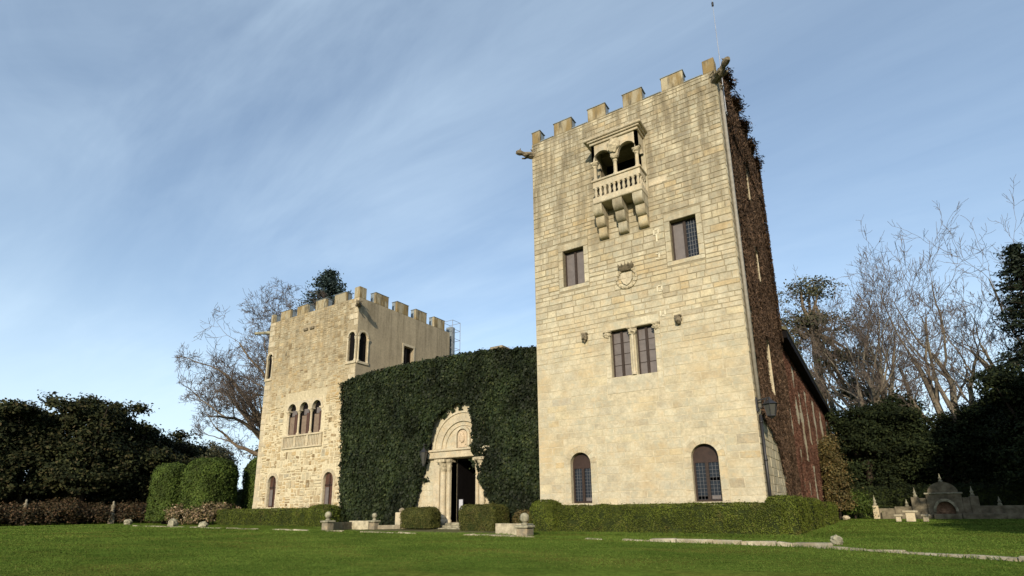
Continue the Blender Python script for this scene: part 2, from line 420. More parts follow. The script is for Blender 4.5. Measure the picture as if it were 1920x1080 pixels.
def holed_wall(mb, mp, u0, u1, z0, z1, holes, depth, r=.5):
    us = sorted({u0, u1, *[h[0] for h in holes], *[h[1] for h in holes]}); zs = sorted({z0, z1, *[h[2] for h in holes], *[h[3] for h in holes]})
    us = [u for u in us if u0 <= u <= u1]; zs = [z for z in zs if z0 <= z <= z1]
    for a, b in zip(us, us[1:]):
        for c, d in zip(zs, zs[1:]):
            cu, cz = (a+b)/2, (c+d)/2
            if any(h[0] < cu < h[1] and h[2] < cz < h[3] for h in holes): continue
            mb.add([mp(a, c, 0), mp(b, c, 0), mp(b, d, 0), mp(a, d, 0)], [(0, 1, 2, 3)], r)
    for h in holes:
        dp = h[4] if len(h) > 4 else depth
        a, b, c, d = h[:4]; p = [(a, c), (b, c), (b, d), (a, d)]
        for k in range(4):
            q, w = p[k], p[(k+1) % 4]
            mb.add([mp(*q, 0), mp(*q, -dp), mp(*w, -dp), mp(*w, 0)], [(0, 1, 2, 3)], r)
def arch_pts(cx, hw, zs, zt, n=16): return [(cx-hw*math.cos(PI*k/n), zs+(zt-zs)*math.sin(PI*k/n)) for k in range(n+1)]
def arch_plate(mb, mp, u0, u1, ztop, cx, hw, zs, zt, d0, d1, r=.5, n=16, z0=None):
    """solid plate filling the rectangle above the springing round an arched opening"""
    inn = arch_pts(cx, hw, zs, zt, n); out = []
    for k in range(n+1):
        a = PI*k/n; dx, dz = -math.cos(a), math.sin(a); t = 1e9
        if dx < -1e-6: t = min(t, (cx-u0)/-dx)
        if dx > 1e-6: t = min(t, (u1-cx)/dx)
        if dz > 1e-6: t = min(t, (ztop-zs)/dz)
        out.append((cx+dx*t, zs+dz*t))
    # exact corners
    ins = []
    for k in range(n):
        q = [inn[k], inn[k+1], out[k+1], out[k]]
        for (cu, cz) in ((u0, ztop), (u1, ztop)):
            o1, o2 = out[k], out[k+1]
            if (abs(o1[0]-cu) < 1e-6) != (abs(o2[0]-cu) < 1e-6) and (abs(o1[1]-cz) < 1e-6) != (abs(o2[1]-cz) < 1e-6) and abs(o1[0]-cu)+abs(o2[0]-cu) < (u1-u0)*.9:
                q = [inn[k], inn[k+1], out[k+1], (cu, cz), out[k]]
        m = len(q)
        vs = [mp(*p, d1) for p in q] + [mp(*p, d0) for p in q]
        mb.add(vs, [tuple(range(m))[::-1]] + [(0, 1, m+1, m)] + [(2+i, 2+i+1, m+3+i, m+2+i) for i in range(m-3)], r)
def ring(mb, mp, cx, zs, r0, r1, d0, d1, a0=0., a1=PI, n=14, asp=1.0, r=.5):
    P = lambda a, q: (cx-q*math.cos(a), zs+q*asp*math.sin(a))
    for k in range(n):
        a, b = a0+(a1-a0)*k/n, a0+(a1-a0)*(k+1)/n
        q = [P(a, r0), P(b, r0), P(b, r1), P(a, r1)]
        vs = [mp(*p, d1) for p in q] + [mp(*p, d0) for p in q]
        mb.add(vs, [(3, 2, 1, 0), (0, 1, 5, 4), (2, 3, 7, 6), (1, 2, 6, 5), (3, 0, 4, 7)], r)
def disc_fill(mb, mp, pts, d, r=.5): mb.add([mp(*p, d) for p in pts], [tuple(range(len(pts)))[::-1]], r)

# ------------------------------------------------------------------ foliage helpers
def unit(a): return a/np.maximum(np.linalg.norm(a, axis=1, keepdims=True), 1e-9)
def leaves(P, Nn, size, tilt=.6, aspect=.7, rng=RNG, down=None):
    """diamond leaves lying roughly in the plane normal to Nn"""
    n = len(P); N = unit(Nn + rng.normal(0, tilt, (n, 3)))
    ref = rng.normal(0, 1, (n, 3)) if down is None else np.tile(np.array(down, float), (n, 1)) + rng.normal(0, .5, (n, 3))
    T = unit(ref - (ref*N).sum(1, keepdims=True)*N); B = np.cross(N, T)
    s = (np.asarray(size)*rng.uniform(.65, 1.3, n))[:, None] if np.isscalar(size) else size[:, None]
    w = s*aspect*.5
    V = np.stack([P-T*s*.5, P-T*s*.05+B*w, P+T*s*.5, P-T*s*.05-B*w], axis=1)
    return V
def rbox_points(n, lo, hi, rad, rng=RNG, skip_bottom=True, nd=.04, nf=1.2, zr=None):
    lo = np.array(lo, float); hi = np.array(hi, float); d = hi-lo
    areas = [d[1]*d[2], d[1]*d[2], d[0]*d[2], d[0]*d[2], d[0]*d[1]*(1)]
    f = rng.choice(5, n, p=np.array(areas)/sum(areas)); u = rng.random((n, 3)); P = lo+u*d
    P[f == 0, 0] = lo[0]; P[f == 1, 0] = hi[0]; P[f == 2, 1] = lo[1]; P[f == 3, 1] = hi[1]; P[f == 4, 2] = hi[2]
    r = np.array(rad if hasattr(rad, '__len__') else (rad,)*3, float)
    c = np.clip(P, lo+np.array([r[0], r[1], 0]), hi-r)
    v = (P-c)/r; m = np.linalg.norm(v, axis=1, keepdims=True); m[m < 1e-6] = 1
    Nn = v/m; P = c+Nn*r
    Nn = unit(Nn/r)
    k = np.array([noise.noise(Vector(p)*nf) + .5*noise.noise(Vector(p)*nf*2.7) for p in P])
    return P+Nn*(k*nd)[:, None], Nn
def rbox_mesh(lo, hi, rad, step=.3, inset=.06, nd=.04):
    lo = np.array(lo, float)+inset*np.array([1, 1, 0]); hi = np.array(hi, float)-inset
    r = np.maximum(np.array(rad if hasattr(rad, '__len__') else (rad,)*3, float)-inset, .02)
    mb = MB()
    def grid(ax, val, a, b):
        na = max(1, int((hi[a]-lo[a])/step)); nb = max(1, int((hi[b]-lo[b])/step)); vs = []; fs = []
        # extra samples near the edges for the rounding
        ua = np.unique(np.concatenate([np.linspace(lo[a], hi[a], na+1), lo[a]+r[a]*np.array([.3, .65, 1]), hi[a]-r[a]*np.array([.3, .65, 1])]))
        ub = np.unique(np.concatenate([np.linspace(lo[b], hi[b], nb+1), lo[b]+r[b]*np.array([.3, .65, 1]), hi[b]-r[b]*np.array([.3, .65, 1])]))
        for i in ua:
            for j in ub:
                p = np.zeros(3); p[ax] = val; p[a] = i; p[b] = j
                c = np.clip(p, lo+np.array([r[0], r[1], 0]), hi-r); v = (p-c)/r; m = np.linalg.norm(v)
                if m > 1e-6: p = c+v/m*r
                vs.append(tuple(p))
        L = len(ub)
        for i in range(len(ua)-1):
            for j in range(L-1): fs.append((i*L+j, (i+1)*L+j, (i+1)*L+j+1, i*L+j+1))
        mb.add(vs, fs)
    grid(0, lo[0], 1, 2); grid(0, hi[0], 1, 2); grid(1, lo[1], 0, 2); grid(1, hi[1], 0, 2); grid(2, hi[2], 0, 1)
    return mb
def hedge(name, label, cat, lo, hi, rad, n, leaf, mat, base=None, group=None, nd=.05, nf=1.2, tilt=.55, extra=None):
    c = ((lo[0]+hi[0])/2, (lo[1]+hi[1])/2, lo[2])
    o = thing(name, label, cat, c, group)
    rbox_mesh(lo, hi, rad, .3, leaf*.9).build('branches', base or M_HEDGEBASE, o)
    P, N = rbox_points(n, lo, hi, rad, nd=nd, nf=nf)
    P = P+N*RNG.normal(0, leaf*.35, (n, 1))
    hol = np.array([noise.noise(Vector(p)*1.9+Vector((3, 1, 7)))+.5*noise.noise(Vector(p)*5.1) for p in P]); low_ = (P[:, 2]-lo[2])/(hi[2]-lo[2])
    keep = (hol < .42-.12*(low_ < .3)) | (RNG.random(n) < .25)
    P, N = P[keep], N[keep]
    m_ = RNG.random(len(P)) < .02; P[m_] += N[m_]*RNG.uniform(.02, .09, (m_.sum(), 1))+np.array([0, 0, .02])
    me = quads_mesh('foliage', leaves(P-np.array(c), N, leaf, tilt), mat); link('foliage', me, o)
    return o
def tubes_np(segs, k, org):
    """segs: array (n,8) p0,r0,p1,r1 -> quads"""
    S = np.asarray(segs, dtype=np.float64); p0 = S[:, :3]; r0 = S[:, 3:4]; p1 = S[:, 4:7]; r1 = S[:, 7:8]
    d = unit(p1-p0); ref = np.where(np.abs(d[:, 2:3]) < .9, np.array([[0, 0, 1.]]), np.array([[1., 0, 0]]))
    a = unit(np.cross(d, ref)); b = np.cross(d, a); Q = []
    for i in range(k):
        t0, t1 = 2*PI*i/k, 2*PI*(i+1)/k
        e0 = a*math.cos(t0)+b*math.sin(t0); e1 = a*math.cos(t1)+b*math.sin(t1)
        Q.append(np.stack([p0+e0*r0, p1+e0*r1, p1+e1*r1, p0+e1*r0], axis=1))
    return np.concatenate(Q)-np.array(org)
def grow(segs, p, d, length, rad, level, maxlev, rng, up=.12, nseg=7, wig=.22, spread=(.45, .95), kids=(3, 5), lr=(.5, .8), minr=.012, taper=.45, low0=False, bound=None):
    p = np.array(p, float); d = np.array(d, float)/np.linalg.norm(d); L = length/nseg; pts = [p.copy()]; ds = [d.copy()]; rads = [rad]
    for i in range(nseg):
        if bound is not None and level > 0 and (((p-bound[0])/bound[1])**2).sum() > 1: break
        d = d + rng.normal(0, wig, 3)*.6 + np.array([0, 0, up]); d /= np.linalg.norm(d)
        q = p+d*L; r = max(rad*(1-(1-taper)*(i+1)/nseg), minr)
        segs[min(level, 9)].append((*p, rads[-1], *q, r)); p = q; pts.append(p.copy()); ds.append(d.copy()); rads.append(r)
    if level >= maxlev or len(pts) < 3: return
    nseg_ = len(pts)-1
    nk = rng.integers(kids[0], kids[1]+1)
    for j in range(nk):
        t = rng.uniform(.5 if level == 0 and low0 else .28, 1.0) if j < nk-1 else 1.0
        i = min(int(t*nseg_), nseg_); base = pts[i]; dd = ds[i]
        ax = rng.normal(0, 1, 3); ax -= ax.dot(dd)*dd; ax /= np.linalg.norm(ax)
        ang = rng.uniform(*spread)*(1 if j < nk-1 else .35)
        nd = dd*math.cos(ang)+ax*math.sin(ang)
        grow(segs, base, nd, length*rng.uniform(*lr), max(rads[i]*rng.uniform(.42, .66), minr), level+1, maxlev, rng, up, max(3, nseg-1), wig*1.1, spread, kids, lr, minr, taper, low0, bound)
def bare_tree(name, label, base, limbs, maxlev, seed, matb, matt, group=None, minr=.014, kw=None, trunk=None, extra=None, cat='tree'):
    rng = np.random.default_rng(seed); segs = {i: [] for i in range(10)}
    o = thing(name, label, cat, base, group)
    b = np.array(base, float)
    tr = []
    if trunk is not None:
        pts, rads = trunk
        for i in range(len(pts)-1): tr.append((*(b+np.array(pts[i])), rads[i], *(b+np.array(pts[i+1])), rads[i+1]))
    kw = dict(kw or {}); sc = kw.pop('scale', 1.0)
    for (off, d, L, r) in limbs: grow(segs, b+np.array(off)*sc, d, L*sc, r*(1.45 if kw.get('low0') else .9), 0, maxlev, rng, minr=minr, **kw)
    thick = tr + segs[0] + segs[1]
    me = quads_mesh('trunk', tubes_np(thick, 8, base), matb); me.polygons.foreach_set('use_smooth', [True]*len(me.polygons)); link('trunk', me, o)
    thin = [s for l in range(2, 10) for s in segs[l]]
    if thin: link('twigs', quads_mesh('twigs', tubes_np(thin, 3, base), matt), o)
    return o
def crown_points(lobes, nclump, per, cl, rng, flat=.6, shell=.45):
    P = []; N = []
    vol = np.array([l[3]*l[4]*l[5] for l in lobes]) ** .75; pr = vol/vol.sum()
    for _ in range(nclump):
        l = lobes[rng.choice(len(lobes), p=pr)]; c = np.array(l[:3]); R = np.array(l[3:6])
        v = rng.normal(0, 1, 3); v /= np.linalg.norm(v)
        if v[2] < -.5: v[2] *= -.6
        q = c+R*v*(rng.uniform(shell, 1.0)**.6)
        s = cl*rng.uniform(.6, 1.4); m = int(per*rng.uniform(.6, 1.4))
        g = rng.normal(0, 1, (m, 3))*np.array([s, s, s*flat])*.5
        P.append(q+g); N.append(np.tile(v*.6+np.array([0, 0, .6]), (m, 1)) + g/s*.5)
    return np.concatenate(P), np.concatenate(N)
def leafy_tree(name, label, base, lobes, nclump, per, cl, leaf, mat, seed, trunk_h, trunk_r, matb=None, cat='tree', group=None, flat=.6, shell=.45, core=.62, tilt=.8, basemat=None, nlimb=6):
    rng = np.random.default_rng(seed); o = thing(name, label, cat, base, group); b = np.array(base, float)
    seg = [(*b, trunk_r*1.25, *(b+np.array([0, 0, trunk_h*.5])), trunk_r), (*(b+np.array([0, 0, trunk_h*.5])), trunk_r, *(b+np.array([.1, 0, trunk_h])), trunk_r*.8)]
    for i in range(nlimb):
        l = lobes[i % len(lobes)]; t = np.array(l[:3])+rng.normal(0, .5, 3)*np.array(l[3:6])*.6; m = b+np.array([.1, 0, trunk_h])
        mid = (m+b+t)/2+rng.normal(0, .4, 3) if False else m*.5+(b+t)*.5+rng.normal(0, .3, 3)
        seg += [(*m, trunk_r*.6, *mid, trunk_r*.4), (*mid, trunk_r*.4, *(b+t), trunk_r*.12)]
    link('trunk', quads_mesh('trunk', tubes_np(seg, 7, base), matb or M_BARKD), o)
    P, N = crown_points(lobes, nclump, per, cl, rng, flat, shell)
    link('crown', quads_mesh('crown', leaves(P, N, leaf, tilt, .6, rng), mat), o)
    return o

# ------------------------------------------------------------------ ground
def ground():
    rs = np.concatenate([np.linspace(0, 14, 15), np.linspace(16, 60, 23), np.geomspace(70, 1500, 12)]); na = 96
    vs = [(0, 0, 0)]; fs = []
    for r in rs[1:]:
        for k in range(na):
            a = 2*PI*k/na; x, y = r*math.cos(a), r*math.sin(a); vs.append((x, y, float(G(x, y))))
    for k in range(na): fs.append((0, 1+k, 1+(k+1) % na))
    for i in range(len(rs)-2):
        for k in range(na): fs.append((1+i*na+k, 1+(i+1)*na+k, 1+(i+1)*na+(k+1) % na, 1+i*na+(k+1) % na))
    mb = MB(); mb.add(vs, fs); o = mb.build('ground', M_GRASS, smooth=True); o['kind'] = 'structure'; o['label'] = 'mown green lawn in front of the manor'
ground()

# ------------------------------------------------------------------ windows
def casement(parent, mp, u0, u1, z0, z1, rec, left, right, grid=None, hbars=0, fw=.06, wood=None):
    """part window (its frame) with sub-parts: two leaves, mullion, glazing bars"""
    wood = wood or M_WOOD
    f = MB()
    mbox(f, mp, u0, u0+fw, z0, z1, -rec, -rec+.08); mbox(f, mp, u1-fw, u1, z0, z1, -rec, -rec+.08)
    mbox(f, mp, u0+fw, u1-fw, z0, z0+fw, -rec, -rec+.08); mbox(f, mp, u0+fw, u1-fw, z1-fw, z1, -rec, -rec+.08)
    w = f.build('window', wood, parent)
    c = (u0+u1)/2
    m = MB(); mbox(m, mp, c-.055, c+.055, z0+fw, z1-fw, -rec, -rec+.1); m.build('mullion', wood, w)
    for (a, b, mt) in ((u0+fw, c-.055, left), (c+.055, u1-fw, right)):
        p = MB(); mbox(p, mp, a, b, z0+fw, z1-fw, -rec-.02, -rec+.03)
        p.build('pane', mt, w)
        g = MB()
        if hbars:
            for k in range(1, hbars+1):
                z = z0+fw+(z1-z0-2*fw)*k/(hbars+1); gg = MB(); mbox(gg, mp, a, b, z-.012, z+.012, -rec, -rec+.045); gg.build('glazing_bar', M_WOOD, w)
        if grid and mt is M_GLASS:
            nu, nz_ = grid
            for k in range(1, nu):
                u = a+(b-a)*k/nu; mbox(g, mp, u-.008, u+.008, z0+fw, z1-fw, -rec, -rec+.045)
            for k in range(1, nz_):
                z = z0+fw+(z1-z0-2*fw)*k/nz_; mbox(g, mp, a, b, z-.008, z+.008, -rec, -rec+.05)
        if g.v: g.build('glazing_bars', M_LEAD if grid else M_WOOD, w)
    return w
def voussoirs(parent, mp, cx, zs, r0, r1, n, d0, d1, mat, asp=1.0):
    for k in range(n):
        m = MB(); ring(m, mp, cx, zs, r0, r1, d0, d1, PI*k/n+.012, PI*(k+1)/n-.012, 3, asp, random.random()); m.build('voussoir', mat, parent)
def sphere_lump(mb, c, rad, seed=0, amp=.25, nu=10, nv=7, f=4.0, sx=1, sy=1, sz=1, r=.5):
    vs = []; fs = []
    for i in range(nv+1):
        th = PI*i/nv
        for k in range(nu):
            ph = 2*PI*k/nu; d = Vector((math.sin(th)*math.cos(ph)*sx, math.sin(th)*math.sin(ph)*sy, math.cos(th)*sz))
            q = 1+amp*noise.noise(d*f*.7+Vector((seed*3.1, seed, 0))); vs.append(Vector(c)+d*rad*q)
    for i in range(nv):
        for k in range(nu): fs.append((i*nu+k, (i+1)*nu+k, (i+1)*nu+(k+1) % nu, i*nu+(k+1) % nu))
    mb.add(vs, fs, r)
def gargoyle(parent, p0, p1, rad, name='gargoyle', mat=None):
    p0, p1 = Vector(p0), Vector(p1); ax = (p1-p0); L = ax.length; d = ax/L; sd = d.cross(Vector((0, 0, 1))).normalized(); up = sd.cross(d)
    mb = MB(); pts = []; rr = []
    for t, r, h in ((-.15, 1.0, 0), (.0, 1.05, 0), (.2, 1.25, -.1), (.4, 1.1, -.15), (.58, .75, .05), (.68, .7, .2), (.8, .95, .3), (.92, .85, .3), (1.0, .55, .2)):
        pts.append(p0+d*L*t+up*h*rad); rr.append(rad*r)
    mb.tube(pts, rr, 8)
    hd = p0+d*L*.84+up*rad*.3
    for s in (-1, 1):
        mb.tube([hd+up*rad*.6+sd*s*rad*.45, hd+up*rad*1.35+sd*s*rad*.7-d*rad*.3], [rad*.28, rad*.06], 5)       # ears
        mb.tube([p0+d*L*.3+sd*s*rad*.9, p0+d*L*.5+sd*s*rad*1.2-up*rad*.8, p0+d*L*.66+sd*s*rad*.9-up*rad*1.15], [rad*.42, rad*.3, rad*.25], 6)  # forelegs
        mb.tube([p0+d*L*.1+up*rad*.7+sd*s*rad*.5, p0+d*L*.28+up*rad*1.45+sd*s*rad*1.0, p0+d*L*.02+up*rad*1.3+sd*s*rad*1.3], [rad*.4, rad*.25, rad*.05], 5)  # wings
    mb.tube([hd+d*rad*.5-up*rad*.35, hd+d*rad*1.25-up*rad*.55], [rad*.4, rad*.2], 6)                      # lower jaw
    return mb.build(name, mat or M_CARVED, parent, smooth=False)

# ------------------------------------------------------------------ MAIN TOWER
MX0, MX1, MY0, MY1, MZ = -12.74, -3.42, 22.0, 31.4, 20.12
def main_tower():
    T = thing('stone_tower', 'tall square battlemented stone tower with a small arched balcony near its top', 'tower', ((MX0+MX1)/2, (MY0+MY1)/2, .6))
    F = front(MY0); S = side(MX1)
    holes = [(-11.17, -10.08, 11.74, 13.59, .4), (-5.97, -4.86, 11.72, 13.60, .4), (-8.99, -8.10, 7.05, 9.17, .35), (-7.84, -7.0, 7.03, 9.16, .35),
             (-11.17, -10.21, 1.8, 4.02, .38), (-5.94, -4.93, 1.78, 4.02, .38), (-8.98, -6.98, 15.1, 17.85, .9)]
    sh = [(26.75, 27.9, 16.2, 18.3, .5), (26.55, 27.75, 11.9, 13.7, .5), (26.3, 27.6, 6.5, 9.0, .5)]
    w = MB()
    holed_wall(w, F, MX0, MX1, .3, MZ, holes, .4)
    holed_wall(w, S, MY0, MY1, .3, MZ, sh, .5)
    w.add([(MX0, MY1, .3), (MX0, MY0, .3), (MX0, MY0, MZ), (MX0, MY1, MZ)], [(0, 1, 2, 3)]); w.add([(MX1, MY1, .3), (MX0, MY1, .3), (MX0, MY1, MZ), (MX1, MY1, MZ)], [(0, 1, 2, 3)])
    w.add([(MX0, MY0, MZ), (MX1, MY0, MZ), (MX1, MY0+.55, MZ), (MX0, MY0+.55, MZ)], [(0, 1, 2, 3)])
    w.add([(MX1-.55, MY0+.55, MZ), (MX1, MY0+.55, MZ), (MX1, MY1, MZ), (MX1-.55, MY1, MZ)], [(0, 1, 2, 3)])
    w.add([(MX0, MY0+.55, MZ), (MX0+.55, MY0+.55, MZ), (MX0+.55, MY1, MZ), (MX0, MY1, MZ)], [(0, 1, 2, 3)])
    w.add([(MX0+.55, MY0+.55, MZ-1), (MX1-.55, MY0+.55, MZ-1), (MX1-.55, MY1, MZ-1), (MX0+.55, MY1, MZ-1)], [(0, 1, 2, 3)])
    w.build('wall', M_MORTAR, T)
    # dressed surrounds (blocked from the coursing)
    blocked = []; sur = []
    for (a, b, c, d) in [h[:4] for h in holes[:2]]:
        blocked.append((a-.24, b+.24, c-.2, d+.36))
        sur += [(a-.24, b+.24, d, d+.36)] + [(a-.24, a, c+k*(d-c)/4, c+(k+1)*(d-c)/4) for k in range(4)] + [(b, b+.24, c+k*(d-c)/4, c+(k+1)*(d-c)/4) for k in range(4)] + [(a-.24, b+.24, c-.2, c)]
    blocked.append((-9.25, -6.75, 6.3, 9.55))
    sur += [(-9.25, -8.0, 9.17, 9.55), (-8.0, -6.75, 9.17, 9.55), (-9.25, -7.0, 6.33, 7.04), (-7.0, -6.75, 6.33, 7.04)]
    sur += [(-9.25, -8.99, 7.04+k*.535, 7.04+(k+1)*.535) for k in range(4)] + [(-7.0, -6.75, 7.04+k*.535, 7.04+(k+1)*.535) for k in range(4)]
    for (a, b, c, d), zs in ((holes[4][:4], 3.47), (holes[5][:4], 3.45)):
        cx = (a+b)/2; hw = (b-a)/2
        blocked.append((a-.3, b+.3, c-.2, d+.26))
        n = 4
        for k in range(n):
            for (p, q) in ((a-.3, a), (b, b+.3)): sur.append((p, q, c+(zs-c)*k/n, c+(zs-c)*(k+1)/n))
        sur.append((a-.3, b+.3, c-.2, c))
        m = MB(); arch_plate(m, F, a, b, d, cx, hw, zs, zs+hw, -.35, .0, .4); arch_plate(m, F, a-.3, b+.3, d+.26, cx, hw+.26, zs, zs+hw+.26, -.02, .012, .6); m.build('arch_surround', M_STONE, T)
        voussoirs(T, F, cx, zs, hw, hw+.25, 9, -.3, .022, M_STONE)
    blocked.append((-9.35, -6.75, 15.0, 18.35)); 
    sur.append((-9.35, -8.98, 15.0, 18.0)); sur.append((-6.98, -6.75, 15.0, 18.0))
    for cxx in (-9.0, -8.02, -7.08): blocked.append((cxx-.25, cxx+.25, 13.5, 15.0))
    lay = layout(MX0, MX1, .3, 7.6, blocked, (.26, .40), (.40, 1.05)) + layout(MX0, MX1, 7.6, 13.5, blocked, (.19, .34), (.30, .95)) + layout(MX0, MX1, 13.5, MZ-.02, blocked, (.17, .31), (.26, .85))
    def rf(q):
        z = q[2]; r = random.random()
        if z < 9: return .12+.8*r if random.random() < .8 else r
        return r
    stones_to(T, F, lay, M_STONE, .014, (.006, .024), .016, nparts=290, jit=.009, rfun=rf, pfun=lambda q: (.003, .012) if q[2] < 8+2*noise.noise(Vector((q[0]*.5, q[2]*.5, 0))) else (.006, .024))
    for q in sur:
        m = MB(); stone_geo(m, F, q[0]+.005, q[1]-.005, q[2]+.005, q[3]-.005, .018, .010, random.uniform(.35, .7)); m.build('surround_stone', M_STONE, T)
    # side face coursing (mostly under the creeper)
    sb = [(h[0]-.2, h[1]+.2, h[2]-.2, h[3]+.2) for h in sh]
    mm = MB()
    for q in layout(MY0, MY1, .3, MZ-.02, sb, (.25, .4), (.45, 1.0)): stone_geo(mm, S, q[0]+.007, q[1]-.007, q[2]+.007, q[3]-.007, random.uniform(.006, .02), .014, rf(q))
    o = mm.build('side_courses', M_STONE, T); o['kind'] = 'stuff'
    for h in sh:
        a, b, c, d = h[:4]
        for q in ((a-.2, b+.2, d, d+.2), (a-.2, b+.2, c-.2, c), (a-.2, a, c, d), (b, b+.2, c, d)):
            m = MB(); stone_geo(m, S, q[0]+.005, q[1]-.005, q[2]+.005, q[3]-.005, .03, .012, .5); m.build('surround_stone', M_PALE, T)
        casement(T, S, a, b, c, d, .48, M_SHUT, M_GLASS, (3, 7))
    # merlons: stone face with a grey clad back
    def merlon(mp, a, b, z1, dep=.55, cap=True):
        m = MB(); mbox(m, mp, a, b, MZ, z1, -.16, .0, random.random(), .02); p = m.build('merlon', M_MERLON, T)
        k = MB(); mbox(k, mp, a+.02, b-.02, MZ, z1-.015, -dep, -.16, .5, .02); k.build('backing', M_ZINC, p)
        if cap:
            k = MB(); mbox(k, mp, a-.03, b+.03, z1, z1+.035, -dep, .02, .5); k.build('coping', M_ZINC, p)
    for a, b in ((-12.72, -12.25), (-11.42, -10.42), (-9.51, -8.58), (-7.67, -6.72), (-5.79, -4.79)): merlon(F, a, b, 20.82)
    m = MB(); mbox(m, F, -3.92, MX1, MZ, 20.82, -.5, 0, .3, .02); m.build('merlon', M_MERLON, T)
    for a in (23.5, 25.4, 27.3, 29.2): merlon(S, a, a+1.0, 20.82)
    # thin coping line between the merlons
    m = MB(); prev = MX0
    for a, b in ((-12.25, -11.42), (-10.42, -9.51), (-8.58, -7.67), (-6.72, -5.79), (-4.79, -3.92)): mbox(m, F, a+.03, b-.03, MZ, MZ+.04, -.55, .03)
    m.build('coping', M_ZINC, T)
    # windows
    a = holes
    casement(T, F, *a[0][:4], .34, M_SHUT, M_SHUT)
    casement(T, F, *a[1][:4], .34, M_SHUT, M_GLASS, (4, 9))
    casement(T, F, *a[2][:4], .30, M_SHUT, M_SHUT, None, 3)
    casement(T, F, *a[3][:4], .30, M_SHUT, M_SHUT, None, 3)
    for (u0, u1, z0, z1), zs in ((a[4][:4], 3.47), (a[5][:4], 3.45)):
        rec = .3; f = MB(); cx = (u0+u1)/2; hw = (u1-u0)/2
        mbox(f, F, u0, u0+.07, z0, zs-.2, -rec, -rec+.08); mbox(f, F, u1-.07, u1, z0, zs-.2, -rec, -rec+.08)
        mbox(f, F, u0+.07, u1-.07, z0, z0+.08, -rec, -rec+.08); mbox(f, F, cx-.06, cx+.06, z0+.08, zs-.2, -rec, -rec+.09)
        w = f.build('window', M_WOOD, T)
        t = MB(); mbox(t, F, u0, u1, zs-.2, zs, -rec-.05, -rec+.07)
        pts = arch_pts(cx, hw, zs, zs+hw, 14); disc_fill(t, F, pts, -rec+.07); t.build('wooden_tympanum', M_TYMP, w)
        for (p, q) in ((u0+.07, cx-.06), (cx+.06, u1-.07)):
            g = MB(); mbox(g, F, p, q, z0+.08, zs-.2, -rec-.02, -rec+.03); g.build('pane', M_GLASS, w)
            g = MB()
            for k in range(1, 3): u = p+(q-p)*k/3; mbox(g, F, u-.005, u+.005, z0+.08, zs-.2, -rec, -rec+.05)
            for k in range(1, 10): z = z0+.08+(zs-.28-z0)*k/10; mbox(g, F, p, q, z-.005, z+.005, -rec, -rec+.055)
            g.build('glazing_bars', M_LEAD, w)
            for k in range(3):                                  # small pale strips laid on some panes at random
                if random.random() < (.7 if u0 > -7 else .15):
                    zz = z0+.1+random.choice([0, 2, 3, 5])*(zs-.3-z0)/10; g = MB(); mbox(g, F, p+.02, q-.02, zz, zz+(zs-.3-z0)/10, -rec, -rec+.035); g.build('pale_pane_strip', M_SHUT, w)
    # carved work of the paired window
    m = MB(); m.lathe(-7.97, MY0-.02, [(.1, 7.05), (.1, 7.15), (.065, 7.2), (.06, 8.8), (.075, 8.84)], 10); m.build('mullion_column', M_PALE, T)
    for x, s in ((-7.97, .2), (-9.11, .17), (-6.9, .17)):
        m = MB(); sphere_lump(m, (x, MY0-.02, 9.0), s, x, .6, 12, 8, 9, 1, .55, .85); mbox(m, F, x-s, x+s, 9.1, 9.17, -.05, .12); m.build('carved_capital', M_CARVE, T)
    for x in (-10.17, -5.94):
        m = MB(); sphere_lump(m, (x, MY0-.1, 9.05), .17, x, .5, 12, 9, 5, .8, 1.1, 1.15); sphere_lump(m, (x, MY0-.3, 9.0), .06, x, .3, 8, 6); mbox(m, F, x-.13, x+.13, 9.2, 9.26, -.02, .2); m.build('carved_head', M_CARVED, T)
    # crest: crown over a wreathed shield
    m = MB(); c = (-8.03, 11.43)
    ring(m, F, c[0], c[1], .40, .49, -.02, .07, 0, 2*PI, 28); m2 = MB()
    for k in range(14):
        an = 2*PI*k/14; sphere_lump(m, (c[0]+.445*math.cos(an), MY0-.06, c[1]+.445*math.sin(an)), .06, k, .3, 7, 5)
    cr = m.build('coat_of_arms', M_CARVE, T)
    m = MB(); pts = [(c[0]-.26, c[1]+.26), (c[0]+.26, c[1]+.26), (c[0]+.26, c[1]-.05), (c[0]+.15, c[1]-.24), (c[0], c[1]-.33), (c[0]-.15, c[1]-.24), (c[0]-.26, c[1]-.05)]
    m.add([F(*p, .09) for p in pts]+[F(*p, .0) for p in pts], [(6, 5, 4, 3, 2, 1, 0)]+[(i, (i+1) % 7, 7+(i+1) % 7, 7+i) for i in range(7)]); 
    mbox(m, F, c[0]-.02, c[0]+.02, c[1]-.25, c[1]+.25, .085, .11); mbox(m, F, c[0]-.25, c[0]+.25, c[1]+.0, c[1]+.04, .085, .105); m.build('shield', M_PALE, cr)
    m = MB(); z0 = 11.78
    for (w0, w1, a_, b_) in ((.26, .30, 0, .1), (.30, .36, .1, .22)):
        m.add([F(c[0]-w0, z0+a_, .0), F(c[0]+w0, z0+a_, 0), F(c[0]+w1, z0+b_, 0), F(c[0]-w1, z0+b_, 0), F(c[0]-w0, z0+a_, .12), F(c[0]+w0, z0+a_, .12), F(c[0]+w1, z0+b_, .2), F(c[0]-w1, z0+b_, .2)],
              [(4, 5, 6, 7), (0, 1, 5, 4), (1, 2, 6, 5), (2, 3, 7, 6), (3, 0, 4, 7)])
    for k in range(5):
        u = c[0]-.3+.15*k; m.add([F(u-.06, z0+.22, .17), F(u+.06, z0+.22, .17), F(u+.01*(k-2), z0+.36, .22), F(u-.06, z0+.22, .05), F(u+.06, z0+.22, .05)], [(0, 1, 2), (4, 3, 2), (1, 4, 2), (3, 0, 2)])
